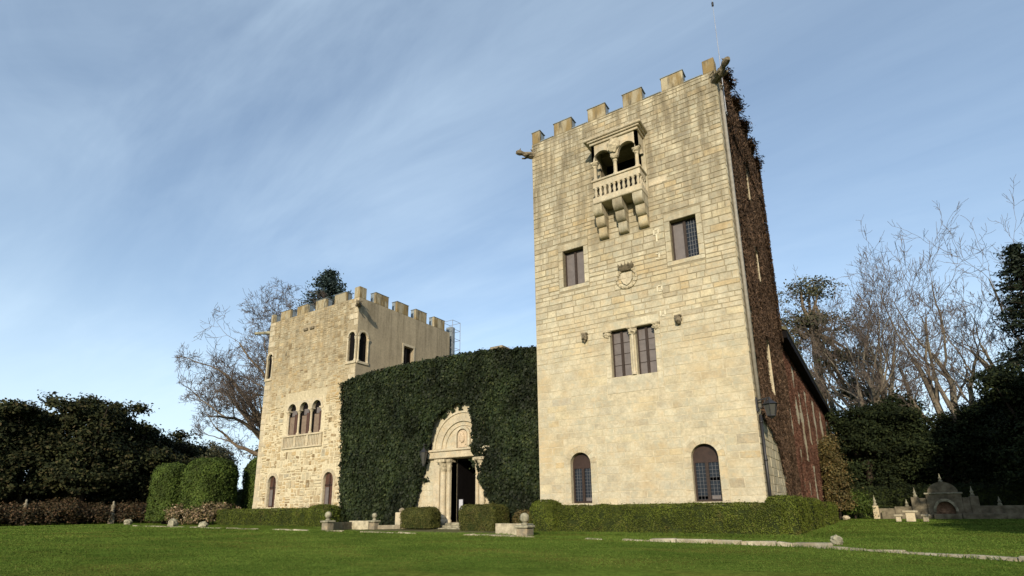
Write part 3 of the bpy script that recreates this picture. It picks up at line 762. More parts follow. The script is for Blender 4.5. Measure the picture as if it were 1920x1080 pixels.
    m.build('crown', M_CARVED, cr)
    # pale patches left by removed fittings
    for u, z in ((-6.56, 13.25), (-6.60, 12.1), (-6.6, 10.62), (-6.55, 9.5)):
        m = MB(); 
        for (du, dz, w_, h_) in ((-.11, 0, .07, .24), (.08, .02, .07, .22), (0, -.1, .18, .06), (0, .13, .14, .05)): 
            if random.random() < .85: mbox(m, F, u+du-w_/2, u+du+w_/2, z+dz-h_/2, z+dz+h_/2, -.01, .034)
        m.build('mortar_patch', M_WHITEISH, T)
    m = MB(); mbox(m, F, -6.6, -6.53, 12.8, 13.15, -.01, .03); m.build('mortar_patch', M_WHITEISH, T)
    m = MB(); mbox(m, F, -6.72, -5.9, 15.55, 15.85, -.01, .03); m.build('pale_stone', M_PALE, T)
    # gargoyles
    gargoyle(T, (-3.52, 22.1, 19.62), (-2.72, 21.25, 19.75), .17)
    gargoyle(T, (-12.62, 22.1, 19.5), (-13.3, 21.35, 19.5), .15)
    # down pipes on the corner
    m = MB(); m.tube([(MX1+.09, 22.42, 19.3), (MX1+.09, 22.42, 12), (MX1+.09, 22.42, 5.2)], .075, 8); m.build('downpipe', M_PIPE, T, smooth=True)
    m = MB(); m.tube([(MX1+.09, 22.30, 4.9), (MX1+.09, 22.30, .6)], .055, 8)
    for z in (1.6, 3.2, 4.6): m.tube([(MX1+.09, 22.30, z), (MX1+.09, 22.30, z+.07)], .075, 8)
    m.build('downpipe', M_IRON, T, smooth=True)
    balcony(T, F)
    return T
M_WHITEISH = simple('lime_mortar', (.53, .48, .35), .9, .1, .15, 6, .2)
def balcony(T, F):
    Y = MY0; YF = 21.17; x0, x1 = -9.08, -6.82
    m = MB(); m.bev(x0-.03, x1+.03, YF-.03, Y, 15.02, 15.33, .03); B = m.build('balcony', M_PALE, T)
    # corbels: three stacks of three rounded blocks
    def corbel(cx, w, z0, z1, p):
        m = MB(); n = 7; r = min(.30, z1-z0-.06, p*.8); prof = [(0, z1), (p, z1), (p, z0+r)]
        for k in range(1, n+1):
            a = PI/2*k/n; prof.append((p-r+r*math.cos(a), z0+r-r*math.sin(a)))
        prof.append((0, z0)); q = len(prof)
        vs = [(cx-w/2, Y-d, z) for d, z in prof]+[(cx+w/2, Y-d, z) for d, z in prof]
        fs = [tuple(range(q))[::-1], tuple(range(q, 2*q))]+[(i, (i+1) % q, q+(i+1) % q, q+i) for i in range(q)]
        m.add(vs, fs, random.random()); m.build('corbel', M_STONE, B)
    for cx in (-8.93, -7.97, -7.03):
        corbel(cx, .44, 14.52, 15.015, .80); corbel(cx, .42, 14.07, 14.515, .52); corbel(cx, .40, 13.60, 14.065, .28)
    # balustrade
    bal = MB(); bal.lathe(0, 0, [(.075, 0), (.075, .04), (.05, .08), (.085, .20), (.06, .32), (.05, .40), (.085, .44), (.085, .49)], 8); bm = bal.mesh('baluster', M_PALE, (0, 0, 0), True)
    for k in range(10):
        o = link('baluster', bm, B); x = x0+.13+(x1-x0-.26)*k/9; o.location = Vector((x, YF+.07, 15.33))-ORG[B.name]
    for k in range(1, 4):
        for x in (x1-.08, x0+.08):
            o = link('baluster', bm, B); o.location = Vector((x, YF+.07+.19*k, 15.33))-ORG[B.name]
    m = MB(); m.bev(x0, x1, YF, YF+.15, 15.82, 16.12, .012); m.bev(x1-.15, x1, YF+.15, Y, 15.82, 16.12, .01); m.bev(x0, x0+.15, YF+.15, Y, 15.82, 16.12, .01); m.build('parapet', M_PALE, B)
    m = MB(); m.bev(x0-.06, x1+.06, YF-.06, YF+.18, 16.12, 16.22, .02); m.bev(x1-.16, x1+.06, YF+.18, Y, 16.12, 16.22, .02); m.bev(x0-.06, x0+.16, YF+.18, Y, 16.12, 16.22, .02); m.build('handrail', M_PALE, B)
    # arched screen
    FB = front(YF+.03); m = MB(); zs, top = 17.22, 18.05
    cxs = ((-8.57, .43), (-7.37, .42)); mid = -7.97
    arch_plate(m, FB, x0+.02, mid, top, -8.57, .43, zs, zs+.45, -.16, 0, .4); arch_plate(m, FB, mid, x1-.02, top, -7.37, .42, zs, zs+.45, -.16, 0, .5)
    SB = side(x1-.02); arch_plate(m, SB, YF+.03, Y, top, 21.6, .24, zs, zs+.3, -.14, 0, .5, 10)
    SB2 = side(x0+.16); arch_plate(m, SB2, YF+.03, Y, top, 21.6, .24, zs, zs+.3, -.14, 0, .5, 10); m.build('arch_screen', M_PALE, B)
    for cx in (x0+.12, mid, x1-.12):
        m = MB(); m.lathe(cx, YF+.11, [(.12, 16.22), (.12, 16.3), (.085, 16.36), (.078, 16.88)], 10, .6); m.build('column', M_PALE, B, smooth=False)
        m = MB(); m.lathe(cx, YF+.11, [(.085, 16.88), (.11, 16.93), (.10, 17.0), (.17, 17.12)], 9); m.bev(cx-.18, cx+.18, YF-.0, YF+.2, 17.12, 17.22, .02); sphere_lump(m, (cx, YF+.08, 17.05), .14, cx, .6, 10, 7, 9, 1, .9, .6); m.build('capital', M_CARVE, B)
    m = MB(); m.bev(x0-.05, x1+.05, YF-.05, Y, 18.05, 18.17, .02); m.bev(x0-.14, x1+.14, YF-.13, Y, 18.17, 18.26, .02); m.bev(x0-.30, x1+.24, YF-.2, Y, 18.26, 18.40, .03); m.build('cornice', M_PALE, B)
    m = MB(); sphere_lump(m, (mid, YF+.0, 17.68), .34, 5, .35, 14, 10, 6, 1, .4, 1.05); sphere_lump(m, (mid, YF-.04, 17.68), .2, 2, .5, 10, 8, 8, 1, .5, 1.1); m.build('carved_shield', M_CARVE, B)
    m = MB(); m.box(-8.98, -6.98, Y+.85, Y+.9, 15.1, 17.85); m.build('loggia_shade_back', M_DARK, B)  # near-black back sheet carries the loggia's shade in its colour
M_TOWER = main_tower()

# ------------------------------------------------------------------ LEFT TOWER
LX0, LX1, LY0, LY1, LZ = -37.42, -27.62, 24.0, 33.6, 15.62
def left_tower():
    T = thing('stone_tower', 'lower square battlemented tower of rough stone with a three arched window', 'tower', ((LX0+LX1)/2, (LY0+LY1)/2, .65))
    F = front(LY0); S = side(LX1)
    holes = [(-34.35, -30.68, 6.72, 9.1, .33), (-35.86, -34.95, 1.9, 4.1, .24), (-30.0, -29.08, 1.9, 4.1, .24), (-28.42, -27.78, 11.2, 13.3, .16), (-37.27, -36.75, 11.2, 13.15, .2)]
    sh = [(24.2, 24.9, 11.2, 13.3, .14), (28.37, 29.4, 11.3, 13.25, .4)]
    w = MB(); holed_wall(w, F, LX0, LX1, .3, LZ, holes, .4); w.build('wall', M_MORTAR_R, T)
    w = MB(); holed_wall(w, S, LY0, LY1, .3, LZ, sh, .4)
    w.add([(LX0, LY1, .3), (LX0, LY0, .3), (LX0, LY0, LZ), (LX0, LY1, LZ)], [(0, 1, 2, 3)]); w.add([(LX1, LY1, .3), (LX0, LY1, .3), (LX0, LY1, LZ), (LX1, LY1, LZ)], [(0, 1, 2, 3)])
    for a in ((LX0, LX1, LY0, LY0+.5), (LX1-.5, LX1, LY0+.5, LY1), (LX0, LX0+.5, LY0+.5, LY1)):
        w.add([(a[0], a[2], LZ), (a[1], a[2], LZ), (a[1], a[3], LZ), (a[0], a[3], LZ)], [(0, 1, 2, 3)])
    w.add([(LX0+.5, LY0+.5, LZ-.8), (LX1-.5, LY0+.5, LZ-.8), (LX1-.5, LY1, LZ-.8), (LX0+.5, LY1, LZ-.8)], [(0, 1, 2, 3)])
    w.build('rendered_wall', M_PLASTER, T)
    blocked = [(-34.75, -30.3, 5.75, 9.7), (-36.05, -34.75, 1.7, 4.3), (-30.2, -28.88, 1.7, 4.3), (-28.6, LX1, 11.0, 13.6), (LX0, -36.6, 11.0, 13.4), (-33.4, -32.05, 14.2, 14.5)]
    # quoins
    z = .3; quo = []; k = 0
    while z < LZ-.05:
        h = random.uniform(.34, .48); h = min(h, LZ-.01-z)
        for sgn in (0, 1):
            ww = (.75 if (k+sgn) % 2 else .45)*random.uniform(.85, 1.15)
            q = (LX0, LX0+ww, z, z+h) if sgn == 0 else (LX1-ww, LX1, z, z+h)
            if not any(q[0] < b[1] and q[1] > b[0] and q[2] < b[3] and q[3] > b[2] for b in blocked[3:5]): quo.append(q)
        z += h; k += 1
    for q in quo:
        m = MB(); stone_geo(m, F, q[0]+.008, q[1]-.008, q[2]+.008, q[3]-.008, random.uniform(.015, .035), .02, random.uniform(.3, .7), .005); m.build('quoin', M_PALE, T)
    lay = rubble(LX0+.6, LX1-.6, .3, 5.6, blocked, .44, (.22, .62)) + rubble(LX0+.6, LX1-.6, 5.6, 10.5, blocked, .40, (.2, .55)) + rubble(LX0+.6, LX1-.6, 10.5, LZ-.02, blocked, .36, (.2, .6))
    lay = [q for q in lay]
    mm = MB()
    for q in lay:
        low = q[2] < 9
        if low and random.random() < .12: continue
        j = .035 if low else .012; g = .035 if low else .012
        r = random.random(); 
        stone_geo(mm, F, q[0]+g*random.random()+.005, q[1]-g*random.random()-.005, q[2]+g*random.random()+.004, q[3]-g*random.random()-.004, random.uniform(.005, .05 if low else .025), .03 if low else .014, r, j)
    o = mm.build('rubble_stones', M_RUBBLE, T); o['kind'] = 'stuff'
    # merlons
    def merlon(mp, a, b, z1):
        m = MB(); mbox(m, mp, a, b, LZ, z1, -.2, 0, random.random(), .02); p = m.build('merlon', M_MERLON, T)
        k = MB(); mbox(k, mp, a+.015, b-.015, LZ, z1-.01, -.55, -.2, .5, .02); k.build('backing', M_ZINC, p)
        k = MB(); mbox(k, mp, a-.02, b+.02, z1, z1+.03, -.55, .02); k.build('coping', M_ZINC, p)
    for a, b in ((LX0, -37.2), (-36.2, -35.12), (-34.3, -33.12), (-32.2, -31.05), (-30.15, -28.98)): pass
    for a, b in ((LX0, -37.0), (-36.25, -35.1), (-34.3, -33.1), (-32.2, -31.05), (-30.17, -28.98)): merlon(F, a, b, 16.3)
    m = MB(); m.bev(-28.15, LX1, LY0, LY0+.62, LZ, 16.42, .02); m.build('merlon', M_MERLON, T)
    for a, b in ((25.45, 26.7), (27.54, 28.75), (29.54, 30.78), (31.64, 32.95)): merlon(S, a, b, 16.43)
    for a in (25.2, 27.2, 29.2, 31.2):
        m = MB(); m.bev(LX0, LX0+.5, a, a+1.0, LZ, 16.3, .02); m.build('merlon', M_MERLON, T)
    for a in (-36.5, -34.3, -32.1, -29.9):
        m = MB(); m.bev(a, a+1.1, LY1-.5, LY1, LZ, 16.3, .02); m.build('merlon', M_MERLON, T)
    # three arched window
    cs = (-33.83, -32.52, -31.2); edges = (-34.35, -33.17, -31.86, -30.68)
    hood = MB()
    for i, c in enumerate(cs):
        m = MB(); arch_plate(m, F, edges[i], edges[i+1], 9.1, c, .47, 8.48, 8.98, -.22, .02, .5)
        ring(m, F, c, 8.48, .47, .62, -.02, .05, 0, PI, 14); m.build('arch_surround', M_PALE, T)
        f = MB(); mbox(f, F, edges[i], edges[i+1], 6.72, 9.1, -.32, -.24); wd = f.build('window', M_DARK, T)
        f = MB(); mbox(f, F, c-.42, c+.08, 6.75, 8.05, -0.24, -0.18); f.build('shutter', M_TAN, wd)
        f = MB(); mbox(f, F, c+.10, c+.42, 6.75, 8.2, -0.24, -0.16); f.build('door_leaf', M_REDWOOD, wd)
        f = MB(); mbox(f, F, c-.25, c+.25, 8.1, 8.5, -0.24, -0.20); f.build('shutter', M_SHUT, wd)
    ring(hood, F, -32.52, 8.2, 1.98, 2.1, -.01, .035, .12, PI-.12, 20, .62)
    for x in (-34.33, -33.17, -31.86, -30.70):
        m = MB(); m.lathe(x, LY0+.1, [(.13, 6.72), (.13, 6.85), (.08, 6.9), (.075, 8.2), (.1, 8.24)], 9); m.build('column', M_PALE, T)
        m = MB(); m.lathe(x, LY0+.1, [(.09, 8.2), (.13, 8.3), (.2, 8.4)], 8); mbox(m, F, x-.2, x+.2, 8.4, 8.49, -.3, .06); m.build('capital', M_PALE, T)
    m = MB(); mbox(m, F, -34.62, -30.4, 6.6, 6.72, -.1, .14, .6, .02); bl = m.build('balustrade', M_PALE, T)
    m = MB(); mbox(m, F, -34.62, -30.4, 5.78, 5.9, -.02, .1, .6, .02); mbox(m, F, -34.55, -30.45, 5.9, 6.6, -.02, .015, .3); m.build('rail', M_PALE, bl)
    for x in (-34.52, -33.17, -31.86, -30.5):
        m = MB(); mbox(m, F, x-.1, x+.1, 5.9, 6.6, 0, .12, .8, .01); m.build('post', M_PALE, bl)
    sl = MB(); sl.box(-.035, .035, -.06, 0, 0, .7); sm = sl.mesh('slat', M_PALE)
    for a, b in ((-34.42, -33.27), (-33.07, -31.96), (-31.76, -30.6)):
        for k in range(7):
            o = link('slat', sm, bl); o.location = Vector((a+(b-a)*(k+.5)/7, LY0-.015, 5.9))-ORG[bl.name]
    # narrow arched ground windows
    for u0, u1 in ((-35.86, -34.95), (-30.0, -29.08)):
        c = (u0+u1)/2; hw = (u1-u0)/2; zs = 4.05-hw
        m = MB(); arch_plate(m, F, u0, u1, 4.1, c, hw, zs, 4.05, -.2, 0, .5); m.build('arch_surround', M_PALE, T)
        voussoirs(T, F, c, zs, hw, hw+.22, 7, -.02, .035, M_PALE)
        n = 5
        for k in range(n):
            for (p, q) in ((u0-.2, u0), (u1, u1+.2)):
                m = MB(); stone_geo(m, F, p+.006, q-.004, 1.7+(zs-1.7)*k/n+.006, 1.7+(zs-1.7)*(k+1)/n-.006, .03, .014, random.uniform(.3, .8)); m.build('surround_stone', M_PALE, T)
        f = MB(); mbox(f, F, u0, u1, 1.9, zs, -.23, -.16); disc_fill(f, F, arch_pts(c, hw, zs, 4.05), -.16); wd = f.build('window', M_REDWOOD, T)
        f = MB(); mbox(f, F, c-.03, c+.03, 1.9, 3.9, -.16, -.12); mbox(f, F, u0, u1, 3.2, 3.28, -.16, -.12); f.build('mullion', M_WOOD, wd)
        f = MB(); mbox(f, F, u0+.08, c-.05, 2.0, 3.1, -.16, -.135); f.build('pane', M_SHUT, wd)
    # corner windows: arches on both faces with a corner shaft
    for mp, u0, u1 in ((F, -28.42, -27.78), (S, 24.2, 24.9), (F, -37.27, -36.75)):
        c = (u0+u1)/2; hw = (u1-u0)/2
        m = MB(); arch_plate(m, mp, u0, u1, 13.3 if mp is not F or u0 > -30 else 13.15, c, hw, 12.9-.0, 13.22 if u0 > -30 else 13.1, -.10, .01, .5); ring(m, mp, c, 12.9, hw, hw+.13, -.01, .05, 0, PI, 12, 1.0)
        m.build('arch_surround', M_PALE, T)
        f = MB(); mbox(f, mp, u0, u1, 11.2, 13.3, -.13, -.11); f.build('window', M_DARK, T)  # black board: darkness of the open corner put into its colour
        for x in (u0-.06, u1+.06):
            m = MB(); p = mp(x, 0, .02); m.lathe(p[0], p[1], [(.09, 11.15), (.09, 11.25), (.055, 11.3), (.05, 12.6), (.065, 12.62), (.11, 12.85)], 8); m.build('column', M_PALE, T)
        m = MB(); mbox(m, mp, u0-.18, u1+.18, 11.02, 11.2, -.02, .08, .6, .02); m.build('sill', M_PALE, T)
    # plain window on the rendered side
    f = MB(); mbox(f, S, 28.25, 29.52, 13.25, 13.43, -.02, .05); mbox(f, S, 29.4, 29.52, 11.3, 13.25, -.02, .04); mbox(f, S, 28.25, 28.37, 11.3, 13.25, -.02, .04); f.build('window_surround', M_PALE, T)
    casement(T, S, 28.37, 29.4, 11.3, 13.25, .35, M_DARK, M_DARK)
    # drain slot with two dark mouths
    for x in (-33.05, -32.35):
        m = MB(); mbox(m, F, x-.22, x+.22, 14.22, 14.42, -.05, .1, .3, .03); m.build('drain_mouth', M_CARVED, T)
    gargoyle(T, (-27.7, 24.1, 15.1), (-26.75, 23.15, 14.75), .16)
    m = MB(); m.tube([(-37.3, 24.2, 14.95), (-38.4, 23.4, 14.85)], [.14, .11], 8); m.build('water_spout', M_LICHEN, T)
    return T
left_tower()

def rooftop_cage():
    T = thing('chimney_cage', 'grey metal flue with a thin wire cage at the back of the lower tower roof', 'flue', (-28.0, 34.5, 14.0))
    m = MB(); m.bev(-28.35, -27.75, 34.0, 34.45, 13.5, 16.3, .02); m.build('flue', M_ZINC, T)
    xs = (-28.55, -27.45); ys = (33.75, 34.75)
    for x in xs:
        for y in ys:
            m = MB(); m.tube([(x, y, 13.5), (x, y, 16.75)], .025, 5); m.build('post', M_STEEL, T)
    for z in (14.4, 15.2, 16.0, 16.73):
        m = MB(); m.tube([(xs[0], ys[0], z), (xs[1], ys[0], z), (xs[1], ys[1], z), (xs[0], ys[1], z), (xs[0], ys[0], z)], .02, 5); m.build('hoop', M_STEEL, T)
rooftop_cage()

# ------------------------------------------------------------------ ENTRANCE WING
FY = 23.3
def entrance():
    T = thing('entrance_wing', 'ivy covered entrance block with a carved round arched doorway between the towers', 'building', (-20.2, 26, .65))
    F = front(FY); X0, X1 = -27.6, MX0
    door = (-18.9, -17.26, .95, 4.25, 2.6)
    w = MB(); holed_wall(w, F, X0, X1, .3, 9.3, [door], 2.6)
    w.add([(X0, FY, 9.3), (X1, FY, 9.3), (X1, FY+6, 9.9), (X0, FY+6, 9.9)], [(0, 1, 2, 3)]); w.add([(X0, FY+6, .3), (X0, FY, .3), (X0, FY, 9.3), (X0, FY+6, 9.9)], [(0, 1, 2, 3)])
    w.build('wall', M_MORTAR, T)
    # ashlar round the portal, only where the ivy leaves it bare
    blocked = [(-20.45, -15.7, 4.2, 4.75), (-19.9, -16.25, .3, 4.25)]
    lay = layout(-21.9, -14.8, .35, 7.5, blocked, (.30, .42), (.45, .95))
    lay = [q for q in lay if not ((q[0]+q[1])/2+18.08)**2+(max(q[2], 4.75)-4.75)**2 < 1.6**2 or q[3] < 4.4]
    keep = []
    for q in lay:
        c = ((q[0]+q[1])/2, (q[2]+q[3])/2)
        if c[1] > 4.6 and math.hypot(c[0]+18.08, c[1]-4.75) < 1.80: continue
        keep.append(q)
    stones_to(T, F, keep, M_STONE, .012, (.006, .016), .012, nparts=300, rfun=lambda q: random.uniform(.3, .7))
    P = thing_part = None
    cx = -18.08
    m = MB(); mbox(m, F, -20.4, -15.75, 4.27, 4.62, -.02, .22, .6, .03); por = m.build('portal', M_PALE, T)
    m = MB(); mbox(m, F, -20.48, -15.67, 4.62, 4.74, -.02, .30, .6, .03); m.build('lintel_moulding', M_PALE, por)
    # archivolts stepping inward
    n = 11
    for (r0, r1, d1, nn) in ((1.45, 1.82, .14, 13), (1.16, 1.44, .08, 11)):
        for k in range(nn):
            m = MB(); ring(m, F, cx, 4.76, r0, r1, -.02, d1, PI*k/nn+.0025, PI*(k+1)/nn-.0025, 3, 1.02, random.uniform(.45, .65)); m.build('voussoir', M_PALE, por)
    m = MB(); ring(m, F, cx, 4.76, 1.82, 1.92, -.01, .2, 0, PI, 26, 1.02); m.build('hood_mould', M_PALE, por)
    m = MB(); ring(m, F, cx, 4.76, 1.38, 1.46, -.01, .17, 0, PI, 26, 1.02); m.build('roll_moulding', M_PALE, por)
    m = MB(); disc_fill(m, F, arch_pts(cx, 1.16, 4.75, 5.93, 22), .03); m.build('tympanum', M_PALE, por)
    m = MB(); ring(m, F, cx, 5.4, .36, .50, .0, .16, 0, PI, 16); mbox(m, F, cx-.50, cx-.36, 4.75, 5.4, 0, .16); mbox(m, F, cx+.36, cx+.50, 4.75, 5.4, 0, .16); m.build('niche_frame', M_PALE, por)
    m = MB(); pts = [(cx-.3, 4.78)]+arch_pts(cx, .3, 5.4, 5.7, 10)+[(cx+.3, 4.78)]; q = len(pts)
    m.add([F(*p, .12) for p in pts]+[F(*p, .03) for p in pts], [tuple(range(q))[::-1]]+[(i, (i+1) % q, q+(i+1) % q, q+i) for i in range(q)]); 
    sphere_lump(m, (cx, FY-.15, 5.3), .2, 3, .5, 12, 9, 5, .8, .5, 1.4); m.build('relief_figure', M_STONEP, por)
    # jambs, columns
    for s in (-1, 1):
        X = lambda a: cx+s*a
        def bx(a, b, z0, z1, d0, d1, nm, mt, r=.5, bv=.015):
            m = MB(); mbox(m, F, min(X(a), X(b)), max(X(a), X(b)), z0, z1, d0, d1, r, bv); return m.build(nm, mt, por)
        bx(1.55, 1.95, .75, 4.27, -.02, .10, 'pilaster', M_PALE)
        bx(.82, .98, .95, 4.27, -.5, -.02, 'jamb', M_PALE)
        bx(.98, 1.55, .75, 4.27, -.5, -.06, 'jamb', M_PALE)
        for a, rr, yy in ((1.27, .16, .10), (.93, .10, .04)):
            m = MB(); m.lathe(X(a), FY-yy, [(rr*1.7, .75), (rr*1.7, 1.05), (rr*1.3, 1.12), (rr*1.35, 1.22), (rr, 1.3), (rr*.95, 3.55), (rr*1.15, 3.6)], 14, .6); m.build('column', M_PALE, por, smooth=False)
            m = MB(); m.lathe(X(a), FY-yy, [(rr*1.05, 3.6), (rr*1.3, 3.72), (rr*1.25, 3.85), (rr*1.8, 4.05)], 12)
            sphere_lump(m, (X(a), FY-yy, 3.86), rr*1.35, a*7, .5, 12, 8, 10, 1, 1, 1.2); mbox(m, F, X(a)-rr*1.9, X(a)+rr*1.9, 4.05, 4.2, -.3, yy+rr*1.9, .5, .015); m.build('capital', M_CARVE, por)
        bx(1.0, 1.6, .62, .78, -.3, .34, 'plinth', M_PALE)
    # door: leaves in a near-black colour that holds the doorway's shade
    m = MB(); mbox(m, F, -18.9, -17.26, .95, 4.25, -2.6, -2.5); D = m.build('door', M_DARK, T)
    for a in (-18.84, -18.05):
        for z0, z1 in ((1.05, 1.9), (2.0, 3.0), (3.1, 4.15)):
            m = MB(); mbox(m, F, a, a+.73, z0, z1, -2.5, -2.46, .5, .02); m.build('door_panel', M_DARK, D)
    m = MB(); mbox(m, F, -17.34, -17.27, 1.0, 4.2, -2.4, -.5); mbox(m, F, -18.89, -18.82, 1.0, 4.2, -2.4, -.5); mbox(m, F, -18.82, -17.34, 4.15, 4.22, -2.4, -.5); m.build('door_frame', M_DARK, D)
    # steps
    for i, (z, y0, xw) in enumerate(((.95, 22.75, 1.75), (.84, 22.35, 2.15), (.73, 21.95, 2.6))):
        m = MB(); m.bev(cx-xw, cx+xw, y0, FY+ (1.2 if i == 0 else -.02) , z-.3, z, .02)
        if i == 0:
            m = MB(); m.bev(cx-xw, cx+xw, y0, FY-.37, z-.3, z, .02); m.box(-18.88, -17.28, FY-.37, FY+2.4, z-.3, z-.004)
        m.build('step', M_LICHEN, T)
    return T
M_STONEP = simple('relief_sandstone', (.44, .35, .24), .9, .1, .2, 6, .4)
entrance()
def notice():
    m = MB(); m.box(-18.83, -18.58, FY+.60, FY+.62, 1.55, 2.12); o = m.build('notice', M_PAPER, org=None); tag(o, 'small white paper notice inside the dark doorway', 'notice')
    m = MB(); m.box(-18.86, -18.55, FY+.621, FY+.66, .95, 2.15)
    s = m.build('stand', M_IRON, o)
notice()
def chimney():
    T = thing('chimney', 'small stone chimney peeping over the ivy top between the towers', 'chimney', (-17.6, 26.2, 9.4))
    m = MB(); m.bev(-18.05, -17.35, 25.9, 26.5, 9.2, 10.75, .04); m.build('stack', M_WEATHER, T); m = MB(); m.bev(-18.15, -17.25, 25.8, 26.6, 10.75, 10.9, .03); m.build('cap', M_WEATHER, T)
chimney()

# ------------------------------------------------------------------ IVY on the entrance wing
def in_poly(x, z, poly):
    c = False; j = len(poly)-1
    for i in range(len(poly)):
        xi, zi = poly[i]; xj, zj = poly[j]
        if (zi > z) != (zj > z) and x < (xj-xi)*(z-zi)/(zj-zi+1e-12)+xi: c = not c
        j = i
    return c
def ivy():
    gap = [(-21.9, .3), (-21.25, 1.6), (-20.75, 3.2), (-20.35, 4.6), (-19.95, 5.7), (-19.5, 6.6), (-18.9, 7.05), (-18.2, 7.15), (-17.7, 7.05), (-17.38, 6.6), (-17.3, 5.6), (-17.32, 4.7), (-17.14, 3.95), (-16.8, 3.1), (-16.45, 2.3), (-16.1, 1.5), (-15.9, .3)]
    topx = [-27.9, -26.9, -24.74, -22.1, -19.7, -18.2, -16.0, -13.3, -12.7]; topz = [9.35, 9.62, 9.80, 9.87, 9.85, 9.85, 9.7, 9.42, 9.38]
    o = thing('climbing_ivy', 'dense dark green ivy blanketing the wall between the two towers around the doorway', 'ivy', (-20.2, FY, .6))
    b = np.array((-20.2, FY, .6))
    def edge(z): return float(np.interp(z, [.6, 1.2, 2, 3.5, 5, 8, 9.6], [-26.5, -26.75, -26.95, -27.1, -27.1, -27.4, -27.6]))
    def bulge(x, z): return .30+.17*noise.noise(Vector((x*.55, z*.4, 1)))+.27*noise.noise(Vector((x*1.25, z*.62, 5)))+.09*noise.noise(Vector((x*3.4, z*2.2, 2)))
    def inside(x, z, j=0.0):
        n1 = .16*noise.noise(Vector((x*1.7, z*1.7, 9)))+.10*noise.noise(Vector((x*4.5, z*4.5, 3)))
        if z > np.interp(x, topx, topz)+n1*.5: return False
        if x < edge(z)+n1*1.1: return False
        if x > -12.82: return False
        bot = .72 + (.35 if x < -22.3 else .25)*max(0, noise.noise(Vector((x*2, 3, 0)))+.2)
        if z < bot: return False
        return not in_poly(x+n1*.9, z+n1*.5, gap)
    # backing of stems: lumpy sheet
    st = .22; mb = MB(); xs = np.arange(-28, -12.8+st, st); zs = np.arange(.5, 10.0, st); idx = {}
    for i, x in enumerate(xs):
        for j, z in enumerate(zs):
            idx[i, j] = len(mb.v); mb.v.append((x, FY-bulge(x, z)*.62, z))
    for i in range(len(xs)-1):
        for j in range(len(zs)-1):
            if all(inside(xs[i+a]-.0, zs[j+c]) for a in (0, 1) for c in (0, 1)):
                mb.f.append((idx[i, j], idx[i+1, j], idx[i+1, j+1], idx[i, j+1])); mb.r.append(.5)
    mb.build('stems', M_IVYBASE, o)
    P = []; N = []
    rng = RNG; n = 100000
    X = rng.uniform(-28, -12.75, n); Z = rng.uniform(.55, 10.05, n); dd = rng.normal(0, 1, n)
    for x, z, d in zip(X, Z, dd):
        if not inside(x, z): continue
        q = bulge(x, z); e = .25
        gx = bulge(x+e, z)-q; gz = bulge(x, z+e)-q
        P.append((x, FY-q-d*.06, z)); N.append((-gx*3.4, -1.0, .25-gz*3.4))
    # wrap over the top of the wall
    for _ in range(9000):
        x = rng.uniform(-27.6, -12.75); y = rng.uniform(FY-.3, FY+1.6); t = np.interp(x, topx, topz)
        P.append((x, y, t+.02+.12*noise.noise(Vector((x*1.4, y*1.4, 0)))+rng.normal(0, .05)+.04*(y-FY))); N.append((0, -.3, 1))
    # runners creeping over the bare stone at the edges
    for _ in range(26):
        side_ = rng.random()
        if side_ < .4: z = rng.uniform(1.5, 9); x = edge(z); d = np.array([-rng.uniform(.2, 1), rng.uniform(-.2, 1)])
        else:
            k = rng.integers(1, len(gap)-2); x, z = gap[k]; d = np.array([-18.3-x, rng.uniform(-1.5, 1)]); 
        d = d/np.linalg.norm(d)
        for q in range(34):
            u = rng.random()**1.5*rng.uniform(.2, .55); P.append((x+d[0]*u+rng.normal(0, .06), FY-.05-rng.random()*.08-(1-u)*.05, z+d[1]*u+rng.normal(0, .06))); N.append((0, -1, .2))
    # loose sprays along the edges
    for _ in range(2600):
        z = rng.uniform(.9, 9.5); x = edge(z)+rng.normal(0, .13); P.append((x, FY-.15-rng.random()*.25, z)); N.append((-.5, -1, .3))
    P = np.array(P)-b; N = np.array(N, float)
    link('foliage', quads_mesh('foliage', leaves(P, unit(N), .15, .45, .75, down=(0, 0, -1)), M_IVY), o)
ivy()

